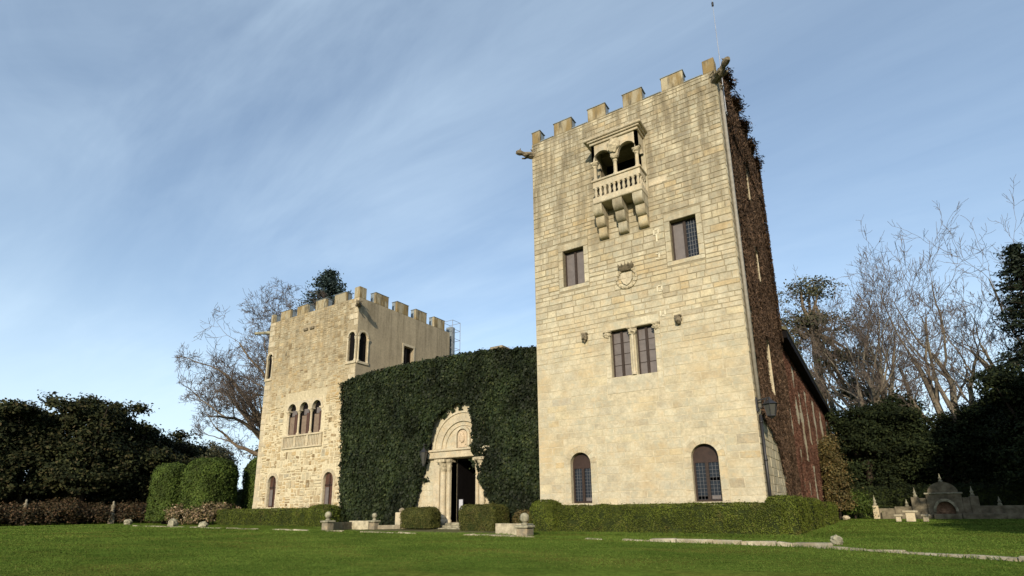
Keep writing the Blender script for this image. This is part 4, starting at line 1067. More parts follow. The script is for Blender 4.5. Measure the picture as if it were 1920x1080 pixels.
# ------------------------------------------------------------------ creepers on the big tower's flank and the long wing
def tower_creeper():
    o = thing('climbing_creeper', 'brown leafless creeper clinging to the shaded flank of the tall tower', 'creeper', (MX1, 26.5, .6)); b = np.array((MX1, 26.5, .6))
    bound_z = [.6, 2.0, 3.3, 4.2, 4.9, 6.5, 8.6, 11.6, 16.8, 18.5, 20.9]; bound_y = [27.35, 27.3, 27.0, 25.7, 23.3, 22.9, 23.2, 23.3, 23.2, 22.8, 22.75]
    wins = [(26.7, 27.95, 16.15, 18.35), (26.5, 27.8, 11.85, 13.75), (26.25, 27.65, 6.45, 9.05)]
    rng = np.random.default_rng(5); P = []; N = []
    for _ in range(95000):
        y = rng.uniform(22.5, 31.9); z = rng.uniform(.6, 21.2)
        n1 = noise.noise(Vector((y*1.1, z*.8, 4)))*.5+noise.noise(Vector((y*3, z*2.5, 1)))*.25
        if y < np.interp(z, bound_z, bound_y)+n1: continue
        if any(a < y < c and d < z < e for a, c, d, e in wins): continue
        top = 20.3+(.6 if int((y-22.5)/.95) % 2 else 0)
        if z > top+n1*.6: continue
        if z < 6 and noise.noise(Vector((y*2.2, z*.18, 8))) > .42: continue
        d = .07+.07*noise.noise(Vector((y*.9, z*.7, 2)))+abs(rng.normal(0, .03)) + (.14 if z > 18.0 else 0)*rng.random()
        P.append((MX1+max(.04, d), y, z)); N.append((1, rng.normal(0, .5), rng.normal(0, .5)))
    for _ in range(7000):      # ragged growth along the far edge and the battlements
        z = rng.uniform(10, 20.8); y = 31.4+rng.normal(0, .12); P.append((MX1+rng.uniform(0, .3), y, z)); N.append((1, .5, 0))
    for _ in range(9000):
        y = rng.uniform(23.2, 31.5); k = int((y-23.5)/.95) % 2; P.append((MX1+rng.normal(.12, .16), y, 20.2+.65*(1-k)*1.0+rng.normal(0, .16))); N.append((.5, 0, 1))
    link('stems', quads_mesh('stems', leaves(np.array(P)-b, unit(np.array(N, float)), .22, .35, .22, rng, down=(0, 0, -1)), M_CREEP), o)
tower_creeper()
STREAKS = [(36.8, .8, 6.2, 9.9), (33.2, .5, 5.2, 9.0), (39.0, 1.0, 4.2, 8.6), (35.5, .6, .6, 4.8), (43.0, 1.0, 5.6, 9.4), (42.0, .9, .6, 4.2), (48.5, 1.3, 5.0, 9.6), (38.2, .5, .6, 3.0), (55, 1.6, 5, 9.6), (62, 1.8, 5, 9.6)]
WX, WY0, WY1 = -3.45, 31.45, 66.0
def wing():
    T = thing('long_wing', 'long low wing running back from the tall tower under deep dark eaves', 'building', (WX-4, 48, .6))
    S = side(WX); m = MB()
    holes = [(y, y+1.1, 3.2, 5.4, .35) for y in (34.5, 39.5, 44.5, 50, 56)] + [(y, y+1.0, 7.3, 9.0, .35) for y in (34.5, 39.5, 44.5, 50, 56)]
    holes = []
    holed_wall(m, S, WY0, WY1, .3, 10.7, holes, .35)
    m.add([(WX, WY1, .3), (WX-9, WY1, .3), (WX-9, WY1, 10.7), (WX, WY1, 10.7)], [(0, 1, 2, 3)])
    m.build('wall', M_STONE, T)
    m = MB(); r = [(WX+.55, WY0, 10.62), (WX+.55, WY1+.4, 10.62), (WX-4.5, WY1+.4, 13.2), (WX-4.5, WY0, 13.2)]
    m.add([r[0], r[1], r[2], r[3]]+[(x, y, z+.16) for x, y, z in r], [(0, 3, 2, 1), (4, 5, 6, 7), (0, 1, 5, 4), (1, 2, 6, 5), (2, 3, 7, 6), (3, 0, 4, 7)]); R = m.build('roof', M_MOSSTILE, T)
    m = MB(); m.add([(WX-9.5, WY0, 10.62), (WX-4.5, WY0, 13.2), (WX-4.5, WY1+.4, 13.2), (WX-9.5, WY1+.4, 10.62)], [(0, 1, 2, 3)]); m.build('roof_slope', M_TILE, R)
    m = MB(); m.box(WX+.01, WX+.52, WY0, WY1+.3, 10.22, 10.61); m.build('eaves_shade_board', M_DARK, R)  # black block under the roof: eaves shadow put into its colour
    c = thing('climbing_creeper', 'reddish winter creeper with pale bare streaks covering the long low wing', 'creeper', (WX, 44, .6)); b = np.array((WX, 44, .6))
    streaks = STREAKS
    rng = np.random.default_rng(8); P = []; N = []
    for _ in range(120000):
        y = WY0+.05+(WY1-WY0)*rng.random()**1.35; z = rng.uniform(.6, 10.5)
        jg = noise.noise(Vector((z*.55, y*.05, 3)))*.35+noise.noise(Vector((z*2.2, y*.1, 6)))*.2
        if any(abs(y-c-jg) < w*(.75+noise.noise(Vector((z*.8, c, 2)))) and lo < z < hi for c, w, lo, hi in streaks): continue
        d = .02+.02*noise.noise(Vector((y*.9, z*.5, 2)))+abs(rng.normal(0, .01)); P.append((WX+max(.03, d), y, z)); N.append((1, rng.normal(0, .5), rng.normal(0, .5)))
    link('stems', quads_mesh('stems', leaves(np.array(P)-b, unit(np.array(N, float)), .24, .10, .2, rng, down=(0, 0, -1)), M_CREEPR), c)
wing()

# ------------------------------------------------------------------ fittings
def lantern():
    c = (-2.93, 22.16); T = thing('wall_lantern', 'black iron lantern on a bracket at the corner of the tall tower', 'lantern', (c[0], c[1], 4.8))
    m = MB(); m.bev(MX1, MX1+.06, c[1]-.1, c[1]+.1, 5.0, 5.55, .01); m.tube([(MX1+.05, c[1], 5.42), (c[0], c[1], 5.5), (c[0], c[1], 5.4)], .03, 6); m.tube([(MX1+.05, c[1], 5.06), (MX1+.25, c[1], 5.2), (MX1+.36, c[1], 5.46)], .022, 6); m.build('bracket', M_IRON, T)
    m = MB(); m.lathe(c[0], c[1], [(.30, 5.24), (.22, 5.30), (.1, 5.38), (.06, 5.44), (.03, 5.5)], 6); m.build('hood', M_IRON, T)
    m = MB(); m.lathe(c[0], c[1], [(.14, 4.84), (.225, 5.23)], 6); m.build('glass', M_LGLASS, T)
    m = MB()
    for k in range(6):
        a = 2*PI*(k+.5)/6; m.tube([(c[0]+.15*math.cos(a), c[1]+.15*math.sin(a), 4.83), (c[0]+.24*math.cos(a), c[1]+.24*math.sin(a), 5.24)], .016, 4)
    m.lathe(c[0], c[1], [(.02, 4.70), (.06, 4.74), (.16, 4.80), (.16, 4.84)], 6); m.build('cage', M_IRON, T)
    T = thing('wall_lantern', 'dark iron lantern hanging at the ivy edge left of the carved doorway', 'lantern', (-20.25, FY-.55, 4.2))
    c = (-20.3, FY-.62)
    m = MB(); m.tube([(c[0], FY, 5.0), (c[0], c[1], 5.05), (c[0], c[1], 4.8)], .03, 6); m.bev(c[0]-.07, c[0]+.07, FY-.06, FY, 4.7, 5.2, .01); m.build('bracket', M_IRON, T)
    m = MB(); m.lathe(c[0], c[1], [(.25, 4.62), (.12, 4.74), (.03, 4.85)], 6); m.build('hood', M_IRON, T)
    m = MB(); m.lathe(c[0], c[1], [(.04, 3.9), (.1, 4.05), (.2, 4.61)], 6); m.build('glass', M_LGLASS, T)
    m = MB()
    for k in range(6):
        a = 2*PI*(k+.5)/6; m.tube([(c[0]+.04*math.cos(a), c[1]+.04*math.sin(a), 3.88), (c[0]+.21*math.cos(a), c[1]+.21*math.sin(a), 4.62)], .016, 4)
    m.build('cage', M_IRON, T)
lantern()
def mast():
    T = thing('lightning_rod', 'thin white lightning rod rising from the top corner of the tall tower', 'lightning rod', (-3.25, 22.6, 18.2))
    m = MB(); m.tube([(-3.25, 22.6, 18.2), (-3.25, 22.6, 21.0), (-3.26, 22.6, 24.4)], [.022, .016, .010], 6); m.build('pole', M_STEEL, T)
    m = MB(); m.lathe(-3.26, 22.6, [(.02, 24.0), (.05, 24.03), (.05, 24.22), (.02, 24.26)], 8); m.build('finial', M_IRON, T)
    for z in (18.25, 19.6):
        m = MB(); m.tube([(MX1, 22.6, z), (-3.2, 22.6, z)], .02, 5); m.tube([(-3.25, 22.45, z), (-3.25, 22.75, z)], .03, 5); m.build('clamp', M_STEEL, T)
mast()

# ------------------------------------------------------------------ forecourt: steps path, low walls, piers, kerb
def forecourt():
    nx, ny = 22, 8; mb = MB(); vs = []
    for i in range(nx+1):
        for j in range(ny+1):
            x = -22.4+10.2*i/nx; y = 18.55+3.6*j/ny; x += (.0 if 0 < i < nx else 0); vs.append((x, y, float(G(x, y))+.012+.02*max(0, (y-20.5))))
    mb.add(vs, [(i*(ny+1)+j, (i+1)*(ny+1)+j, (i+1)*(ny+1)+j+1, i*(ny+1)+j+1) for i in range(nx) for j in range(ny)])
    o = mb.build('path', M_SOIL); o['kind'] = 'structure'; o['label'] = 'mossy stone forecourt before the doorway steps'
    def pier(label, x, y, w, zc, rb, grp='stone piers topped with balls'):
        g = float(G(x, y)); T = thing('gate_pier', label, 'pier', (x, y, g), grp)
        m = MB(); m.bev(x-w/2, x+w/2, y-w/2, y+w/2, g-.1, zc-.1, .03); m.build('shaft', M_WEATHER, T)
        m = MB(); m.bev(x-w/2-.06, x+w/2+.06, y-w/2-.06, y+w/2+.06, zc-.1, zc, .03); m.build('cap', M_LICHEN, T)
        m = MB(); m.lathe(x, y, [(w*.28, zc), (w*.28, zc+.06), (w*.15, zc+.1)], 10); sphere_lump(m, (x, y, zc+.1+rb*.95), rb, x, .06, 16, 10); m.build('ball', M_LICHEN, T, smooth=True)
    pier('weathered stone pier with a ball, at the left end of the forecourt', -22.95, 18.8, .42, 1.16, .17)
    pier('grey stone pier with a ball beside the long clipped hedge', -11.05, 17.9, .46, 1.02, .175)
    pier('small ball topped pier by the pale low wall under the ivy', -22.05, 21.0, .36, 1.12, .14)
    def lowwall(label, pts, h, t, mat):
        for k, ((x0, y0), (x1, y1)) in enumerate(zip(pts, pts[1:])):
            pass
        x, y = pts[0]; T = thing('garden_wall', label, 'wall', (x, y, float(G(x, y))))
        for k, ((x0, y0), (x1, y1)) in enumerate(zip(pts, pts[1:])):
            d = Vector((x1-x0, y1-y0, 0)); L = d.length; d /= L; n = Vector((d.y, -d.x, 0)); ns = max(1, int(L/.75))
            for i in range(ns):
                a = Vector((x0, y0, 0))+d*(L*i/ns+.006); b = Vector((x0, y0, 0))+d*(L*(i+1)/ns-.006); g = float(G(a.x, a.y)); hh = h*random.uniform(.97, 1.03)
                vs = [(p+n*s*t/2).to_tuple()[:2]+(z,) for z in (g-.1, g+hh) for p, s in ((a, 1), (b, 1), (b, -1), (a, -1))]
                m = MB(); m.add(vs, [(0, 3, 2, 1)[::-1], (4, 5, 6, 7)[::-1], (0, 1, 5, 4)[::-1], (1, 2, 6, 5)[::-1], (2, 3, 7, 6)[::-1], (3, 0, 4, 7)[::-1]], random.random()); m.build('block', mat, T)
    lowwall('low stone wall darkened for shade, running back from the left forecourt pier', [(-23.05, 19.05), (-23.7, 20.85)], .38, .3, M_WEATHER)  # run turned from the sun: its shade is put into darker stone
    lowwall('low pale stone bench wall beneath the ivy left of the doorway', [(-23.75, 21.0), (-22.3, 21.0)], .44, .32, M_BENCH)
    lowwall('low stone wall between the doorway steps and the small ball topped pier', [(-21.85, 21.1), (-20.9, 21.75)], .22, .3, M_WEATHER)
    lowwall('low pale stone bench wall beside the grey pier right of the doorway', [(-13.1, 19.2), (-11.4, 18.9)], .42, .34, M_BENCH)
    T = thing('pedestal', 'squat stone pedestal between the ivy and the left clipped box bush', 'pedestal', (-21.1, 22.0, .65))
    m = MB(); m.bev(-21.45, -20.75, 21.75, 22.3, .6, .85, .03); m.build('base', M_WEATHER, T); m = MB(); m.bev(-21.4, -20.85, 21.8, 22.25, .85, 1.5, .03); m.build('block', M_PALE, T); m = MB(); sphere_lump(m, (-21.1, 22.0, 1.6), .16, 1, .2, 10, 7, 3, 1, 1, .8); m.build('finial', M_WEATHER, T)
    # kerb
    pl = [(-46, 19.9), (-35, 19.25), (-23.2, 18.5), (-13.4, 18.05), (-9.5, 17.45), (-5.16, 16.83), (-2.0, 16.15), (.29, 14.78), (1.93, 13.56), (4.2, 11.7), (7, 9.2)]
    K = thing('stone_kerb', 'line of pale worn kerb stones edging the lawn', 'kerb', (-5.16, 16.83, .6))
    for (x0, y0), (x1, y1) in zip(pl, pl[1:]):
        d = Vector((x1-x0, y1-y0, 0)); L = d.length; d /= L; n = Vector((d.y, -d.x, 0)); s = 0.
        while s < L-.15:
            w = min(random.uniform(.55, 1.35), L-s); a = Vector((x0, y0, 0))+d*(s+.02); b = Vector((x0, y0, 0))+d*(s+w-.02); s += w
            xm = a.x
            vis = (xm < -24 and random.random() < .6) or xm > -6.4 or random.random() < .35
            if not vis: continue
            h = random.uniform(.045, .12) if xm > -6.4 else random.uniform(.03, .06); t = random.uniform(.15, .2)
            g0, g1 = float(G(a.x, a.y)), float(G(b.x, b.y)); off = n*random.uniform(-.03, .03); ti = random.uniform(-.02, .02)
            lo = [(p+off+n*s_*t/2) for p, s_ in ((a, 1), (b, 1), (b, -1), (a, -1))]; hi = [(p+off+n*s_*(t/2-.025)+d*e) for p, s_, e in ((a, 1, .02), (b, 1, -.02), (b, -1, -.02), (a, -1, .02))]
            gz = (g0, g1, g1, g0); vs = [(p.x, p.y, z-.08) for p, z in zip(lo, gz)]+[(p.x, p.y, z+h*.75) for p, z in zip(lo, gz)]+[(p.x, p.y, z+h+(ti if i in (0, 3) else -ti)+random.uniform(-.008, .008)) for i, (p, z) in enumerate(zip(hi, gz))]
            m = MB(); m.add(vs, [(3, 7, 4, 0)[::1], (0, 4, 5, 1), (1, 5, 6, 2), (2, 6, 7, 3), (4, 8, 9, 5), (5, 9, 10, 6), (6, 10, 11, 7), (7, 11, 8, 4), (8, 11, 10, 9)], random.random()); m.build('kerb_stone', M_KERB, K)
M_BENCH = simple('mossy_pale_stone', (.36, .32, .225), .93, .1, .45, 3.0, .6)
M_KERB = stone_material('kerb_stone', [(0, (.30, .27, .19)), (.5, (.42, .38, .28)), (1, (.47, .42, .31))], -5, 1, .5, .1)
forecourt()
def lawn_stones():
    def st(label, x, y, r, seed, sq=.85, mat=None):
        z = float(G(x, y)); m = MB(); sphere_lump(m, (x, y, z+r*.62), r, seed, .35, 16, 11, 4, 1, 1, sq); o = m.build('garden_stone', mat or M_LICHEN, org=(x, y, z)); tag(o, label, 'stone')
    st('round lichened stone ball lying on the lawn behind the right kerb', -1.12, 17.3, .15, 3, .95)
    st('small pale stone by the far end of the hedge along the long wing', -2.2, 45.9, .22, 7, .7, M_PALE)
    st('pale squat stone on the lawn before the flowering bushes, at the kerb end', -35.0, 19.3, .26, 5, .8)
    st('mossy upright stone on the lawn before the left clipped cypress', -39.8, 19.9, .30, 9, 1.15)
    st('grey stone alone on the lawn before the rusty shrubs', -51.6, 22.3, .30, 11, .9)
    def figure(label, x, y, h):
        z = float(G(x, y)); T = thing('garden_statue', label, 'statue', (x, y, z)); m = MB(); m.bev(x-.2, x+.2, y-.2, y+.2, z, z+h*.45, .03); m.build('plinth', M_WEATHER, T)
        m = MB(); m.lathe(x, y, [(.15, h*.45), (.17, h*.55), (.12, h*.68), (.17, h*.8), (.07, h*.87), (.09, h*.92), (.08, h*.98), (.03, h)], 10, .5, z); m.build('figure', M_WEATHER, T)
    figure('weathered pale garden figure standing in the rusty shrubs', -60.6, 18.15, 2.15)
    figure('dim grey garden figure at the right end of the rusty shrubs', -59.0, 24.05, 2.0)
lawn_stones()

# ------------------------------------------------------------------ hedges and bushes
def hedges():
    hedge('hedge', 'long low clipped box hedge along the foot of the tall tower', 'hedge', (-11.6, 20.75, .5), (-2.75, 21.75, 1.70), (.18, .18, .16), 36000, .05, M_HEDGE, nd=.05)
    hedge('hedge', 'rounded clipped box end where the long hedge meets the grey pier', 'hedge', (-12.55, 20.35, .5), (-11.25, 21.75, 1.93), (.55, .5, .45), 11000, .05, M_HEDGE, nd=.05)
    hedge('hedge', 'taller clipped box hedge wrapping the corner of the tall tower', 'hedge', (-3.35, 20.95, .5), (-2.35, 24.6, 1.90), (.25, .3, .2), 16000, .05, M_HEDGE, nd=.05)
    hedge('hedge', 'middle clipped hedge beside the long wing behind the corner hedge', 'hedge', (-3.3, 25.2, .5), (-2.28, 30.2, 1.86), (.25, .3, .2), 13000, .055, M_HEDGE, nd=.05)
    hedge('hedge', 'far low clipped hedge beside the long wing next to the brown shrub', 'hedge', (-3.3, 30.8, .5), (-2.2, 38.4, 1.70), (.25, .3, .2), 12000, .065, M_HEDGE, nd=.05)
    hedge('hedge', 'clipped box hedge along the foot of the lower tower', 'hedge', (-38.6, 22.1, .55), (-29.0, 23.1, 1.78), (.2, .2, .16), 20000, .065, M_HEDGE, nd=.05)
    hedge('hedge', 'rounded box clump at the ivy end of the lower tower hedge', 'hedge', (-29.2, 21.9, .55), (-27.0, 23.4, 1.98), (.7, .6, .5), 9000, .065, M_HEDGE, nd=.05)
    hedge('box_bush', 'clipped barrel shaped box bush left of the doorway', 'bush', (-20.55, 21.1, .74), (-18.55, 22.35, 1.72), (.5, .45, .35), 13000, .05, M_BOXB, nd=.06)
    hedge('box_bush', 'clipped cube shaped box bush right of the doorway', 'bush', (-16.55, 20.9, .56), (-14.55, 22.4, 1.80), (.32, .3, .25), 16000, .05, M_BOXB, nd=.06)
    hedge('box_bush', 'small brownish bush tucked under the ivy behind the grey pier', 'bush', (-14.4, 22.0, .6), (-13.1, 23.2, 1.5), (.45, .45, .4), 4500, .07, M_OLIVE, nd=.08)
hedges()
def shrubs():
    # clipped cypresses
    for lab, c, w, h in (('narrow clipped cypress block left of the broad one', (-50.4, 24.6), 2.7, 5.0), ('broad clipped cypress block beside the lower tower', (-46.2, 25.6), 3.9, 5.3), ('dark clipped cypress block against the lower tower edge', (-45.2, 30.6), 4.4, 5.9)):
        lo = (c[0]-w/2, c[1]-w/2, 1.0); hi = (c[0]+w/2, c[1]+w/2, .7+h)
        o = hedge('clipped_cypress', lab, 'topiary', lo, hi, (w*.46, w*.46, w*.36), 24000, .14, M_TOPI, M_HEDGEBASE, 'clipped cypresses by the lower tower', .12, .8, .5)
        m = MB(); m.tube([(c[0], c[1], .6), (c[0], c[1], 1.6)], .3, 8); m.build('trunk', M_BARKD, o)
    rng = np.random.default_rng(31)
    for lab, c, R, h, n, seed in (('low flowering bush with dry heads under the narrow cypress', (-45.9, 23.6), 1.5, 1.35, 100, 1), ('wide flowering bush with dry pinkish heads beside the lower hedge', (-42.6, 24.2), 2.3, 1.5, 150, 2)):
        leafy_tree('hydrangea', lab, (c[0], c[1], .7), [(0, 0, h*.45, R, R*.7, h*.6)], n, 34, .38, .17, M_HYD, seed, .5, .05, cat='bush', nlimb=3)
    m = MB(); m.bev(-42.2, -40.6, 27.0, 27.5, .7, 2.2, .04); o = m.build('garden_wall', M_PALE, org=(-41.4, 27.2, .7)); tag(o, 'short pale wall end seen beside the lower tower corner', 'wall')
    # belt of rusty shrubs at the left
    k = 0
    labs = ['rusty shrub at the far left lawn edge, nearest the corner', 'rusty shrub left of the weathered pale garden figure', 'tall rust brown shrub right of the weathered pale garden figure', 'dull rusty shrub in the middle of the left border', 'rusty orange topped shrub right of the middle of the left border', 'dark rusty shrub near the dim grey garden figure', 'dark green low shrub before the narrow clipped cypress']
    for lab, (x, y, R, h) in zip(labs, ((-62.0, 15.2, 2.6, 1.9), (-61.8, 17.9, 2.4, 1.8), (-61.5, 20.9, 2.6, 2.25), (-61, 23.6, 2.3, 1.8), (-60.2, 26.2, 2.6, 1.9), (-58.5, 28.3, 2.3, 1.6), (-55.0, 28.0, 2.6, 1.9))):
        leafy_tree('shrub', lab, (x, y, .7), [(0, 0, h*.42, R, R*.9, h*.58)], 230, 46, .5, .19, M_RUST if k < 6 else M_EVER, 50+k, .5, .07, cat='shrub', group='shrubs along the left lawn edge', nlimb=3); k += 1
    leafy_tree('shrub', 'tall brown and green shrub at the far end of the long wing', (-2.55, 46.5, .6), [(.05, 0, 1.5, .75, 1.9, 1.9), (-.05, .8, 3.2, .7, 1.8, 2.1), (-.2, 1.6, 5.0, .5, 1.4, 1.3)], 300, 46, .42, .15, M_OLIVE, 77, 1.0, .08, cat='shrub')
    leafy_tree('shrub', 'small green shrub at the foot of the tall brown shrub', (-1.75, 49.5, .6), [(0, 0, .9, 1.0, 1.6, 1.0)], 90, 45, .45, .17, M_TOPI, 78, .6, .06, cat='shrub')
shrubs()

# ------------------------------------------------------------------ fountain wall and benches at the right
def fountain():
    T = thing('fountain_wall', 'weathered baroque stone fountain wall with a domed arch and finials', 'fountain', (3.68, 49.5, .6)); T.scale = (.64, .64, .80); F = front(49.5)
    g = .55
    def bx(a, b, z0, z1, d0, d1, nm='wall_block', mt=M_WEATHER2, r=None): 
        m = MB(); mbox(m, F, a, b, z0, z1, d0, d1, random.random() if r is None else r, .04); return m.build(nm, mt, T)
    cx = 3.68
    m = MB(); arch_plate(m, F, cx-1.55, cx+1.55, 2.75, cx, .85, 1.2, 2.05, -.9, 0, .5, 16); mbox(m, F, cx-1.55, cx-.85, g, 1.2, -.9, 0); mbox(m, F, cx+.85, cx+1.55, g, 1.2, -.9, 0); m.build('arch', M_WEATHER2, T)
    m = MB(); ring(m, F, cx, 1.2, .85, 1.08, -.02, .12, 0, PI, 18); m.build('archivolt', M_LICHEN, T)
    m = MB(); mbox(m, F, cx-.85, cx+.85, g, 2.06, -.75, -.7); sphere_lump(m, (cx, 50.15, 1.15), .35, 4, .5, 12, 9, 5, 1.5, .4, .8); m.build('niche', M_RELIEF, T)
    n = 12; pts = [(cx-1.35*math.cos(PI*k/n), 2.75+.95*math.sin(PI*k/n)) for k in range(n+1)]; q = n+1
    m = MB(); m.add([F(*p, .02) for p in pts]+[F(*p, -.9) for p in pts], [tuple(range(q))[::-1], tuple(range(q, 2*q))]+[(i, i+1, q+i+1, q+i) for i in range(n)]); m.build('dome', M_WEATHER2, T)
    m = MB(); mbox(m, F, cx-1.7, cx+1.7, 2.66, 2.8, -.9, .1, .5, .04); m.build('cornice', M_LICHEN, T)
    def fin(x, z, h):
        m = MB(); m.lathe(x, 49.75, [(.2, 0), (.2, h*.2), (.1, h*.28), (.17, h*.45), (.09, h*.6), (.05, h*.8), (.02, h)], 9, .5, z); m.build('finial', M_LICHEN, T)
    bx(cx-2.75, cx-1.56, g, 2.35, -.8, -.1); bx(cx+1.56, cx+2.75, g, 2.35, -.8, -.1)
    bx(cx-2.95, cx-2.2, g, 2.45, -.85, .05, 'pier'); bx(cx+2.2, cx+2.95, g, 2.45, -.85, .05, 'pier')
    fin(cx, 3.68, .75); fin(cx-2.5, 2.45, .85); fin(cx+2.5, 2.45, .85)
    bx(cx-4.6, cx-2.96, g, 1.65, -.6, -.15); bx(cx+2.96, cx+7.0, g, 1.65, -.6, -.15)
    bx(cx-6.1, cx-4.61, g, 1.5, -.6, -.15); bx(cx-6.7, cx-6.11, g, 1.75, -.6, .1, 'pier', M_PALE); fin(cx-6.4, 1.75, .95); bx(cx-5.9, cx-5.5, g, 1.2, -.15, .2, 'buttress', M_WEATHER2); fin(cx-3.4, 1.65, .65); fin(cx+4.6, 1.65, .75)
    bx(cx-1.2, cx+1.2, g, 1.0, .1, .9, 'basin', M_WEATHER2); bx(cx+1.3, cx+4.9, g, 1.02, -.1, .5, 'ledge', M_WEATHER2); bx(cx-4.1, cx-1.3, g, .95, -.1, .4, 'ledge', M_WEATHER2)
    def table(label, x, y, w, h, grp):
        z = float(G(x, y)); B = thing('stone_table', label, 'stone seat', (x, y, z), grp); m = MB(); m.bev(x-w/2, x+w/2, y-.22, y+.22, z+h-.12, z+h, .02); m.build('slab', M_KERB, B); m = MB(); m.bev(x-w*.3, x+w*.3, y-.15, y+.15, z, z+h-.12, .02); m.build('foot', M_PALE, B)
    gr = 'stone seats and table before the fountain wall'
    table('left pale stone seat before the fountain wall', .72, 41.4, .45, .42, gr); table('stone table with a broad top between the two seats', 1.33, 41.5, .78, .64, gr); table('right pale stone seat before the fountain wall', 2.05, 41.4, .45, .42, gr)
M_WEATHER2 = simple('dark_mossy_stone', (.15, .13, .09), .95, .1, .5, 2.2, .8)
M_RELIEF = simple('rusty_niche_stone', (.20, .13, .085), .9, .1, .4, 5, .6)
fountain()

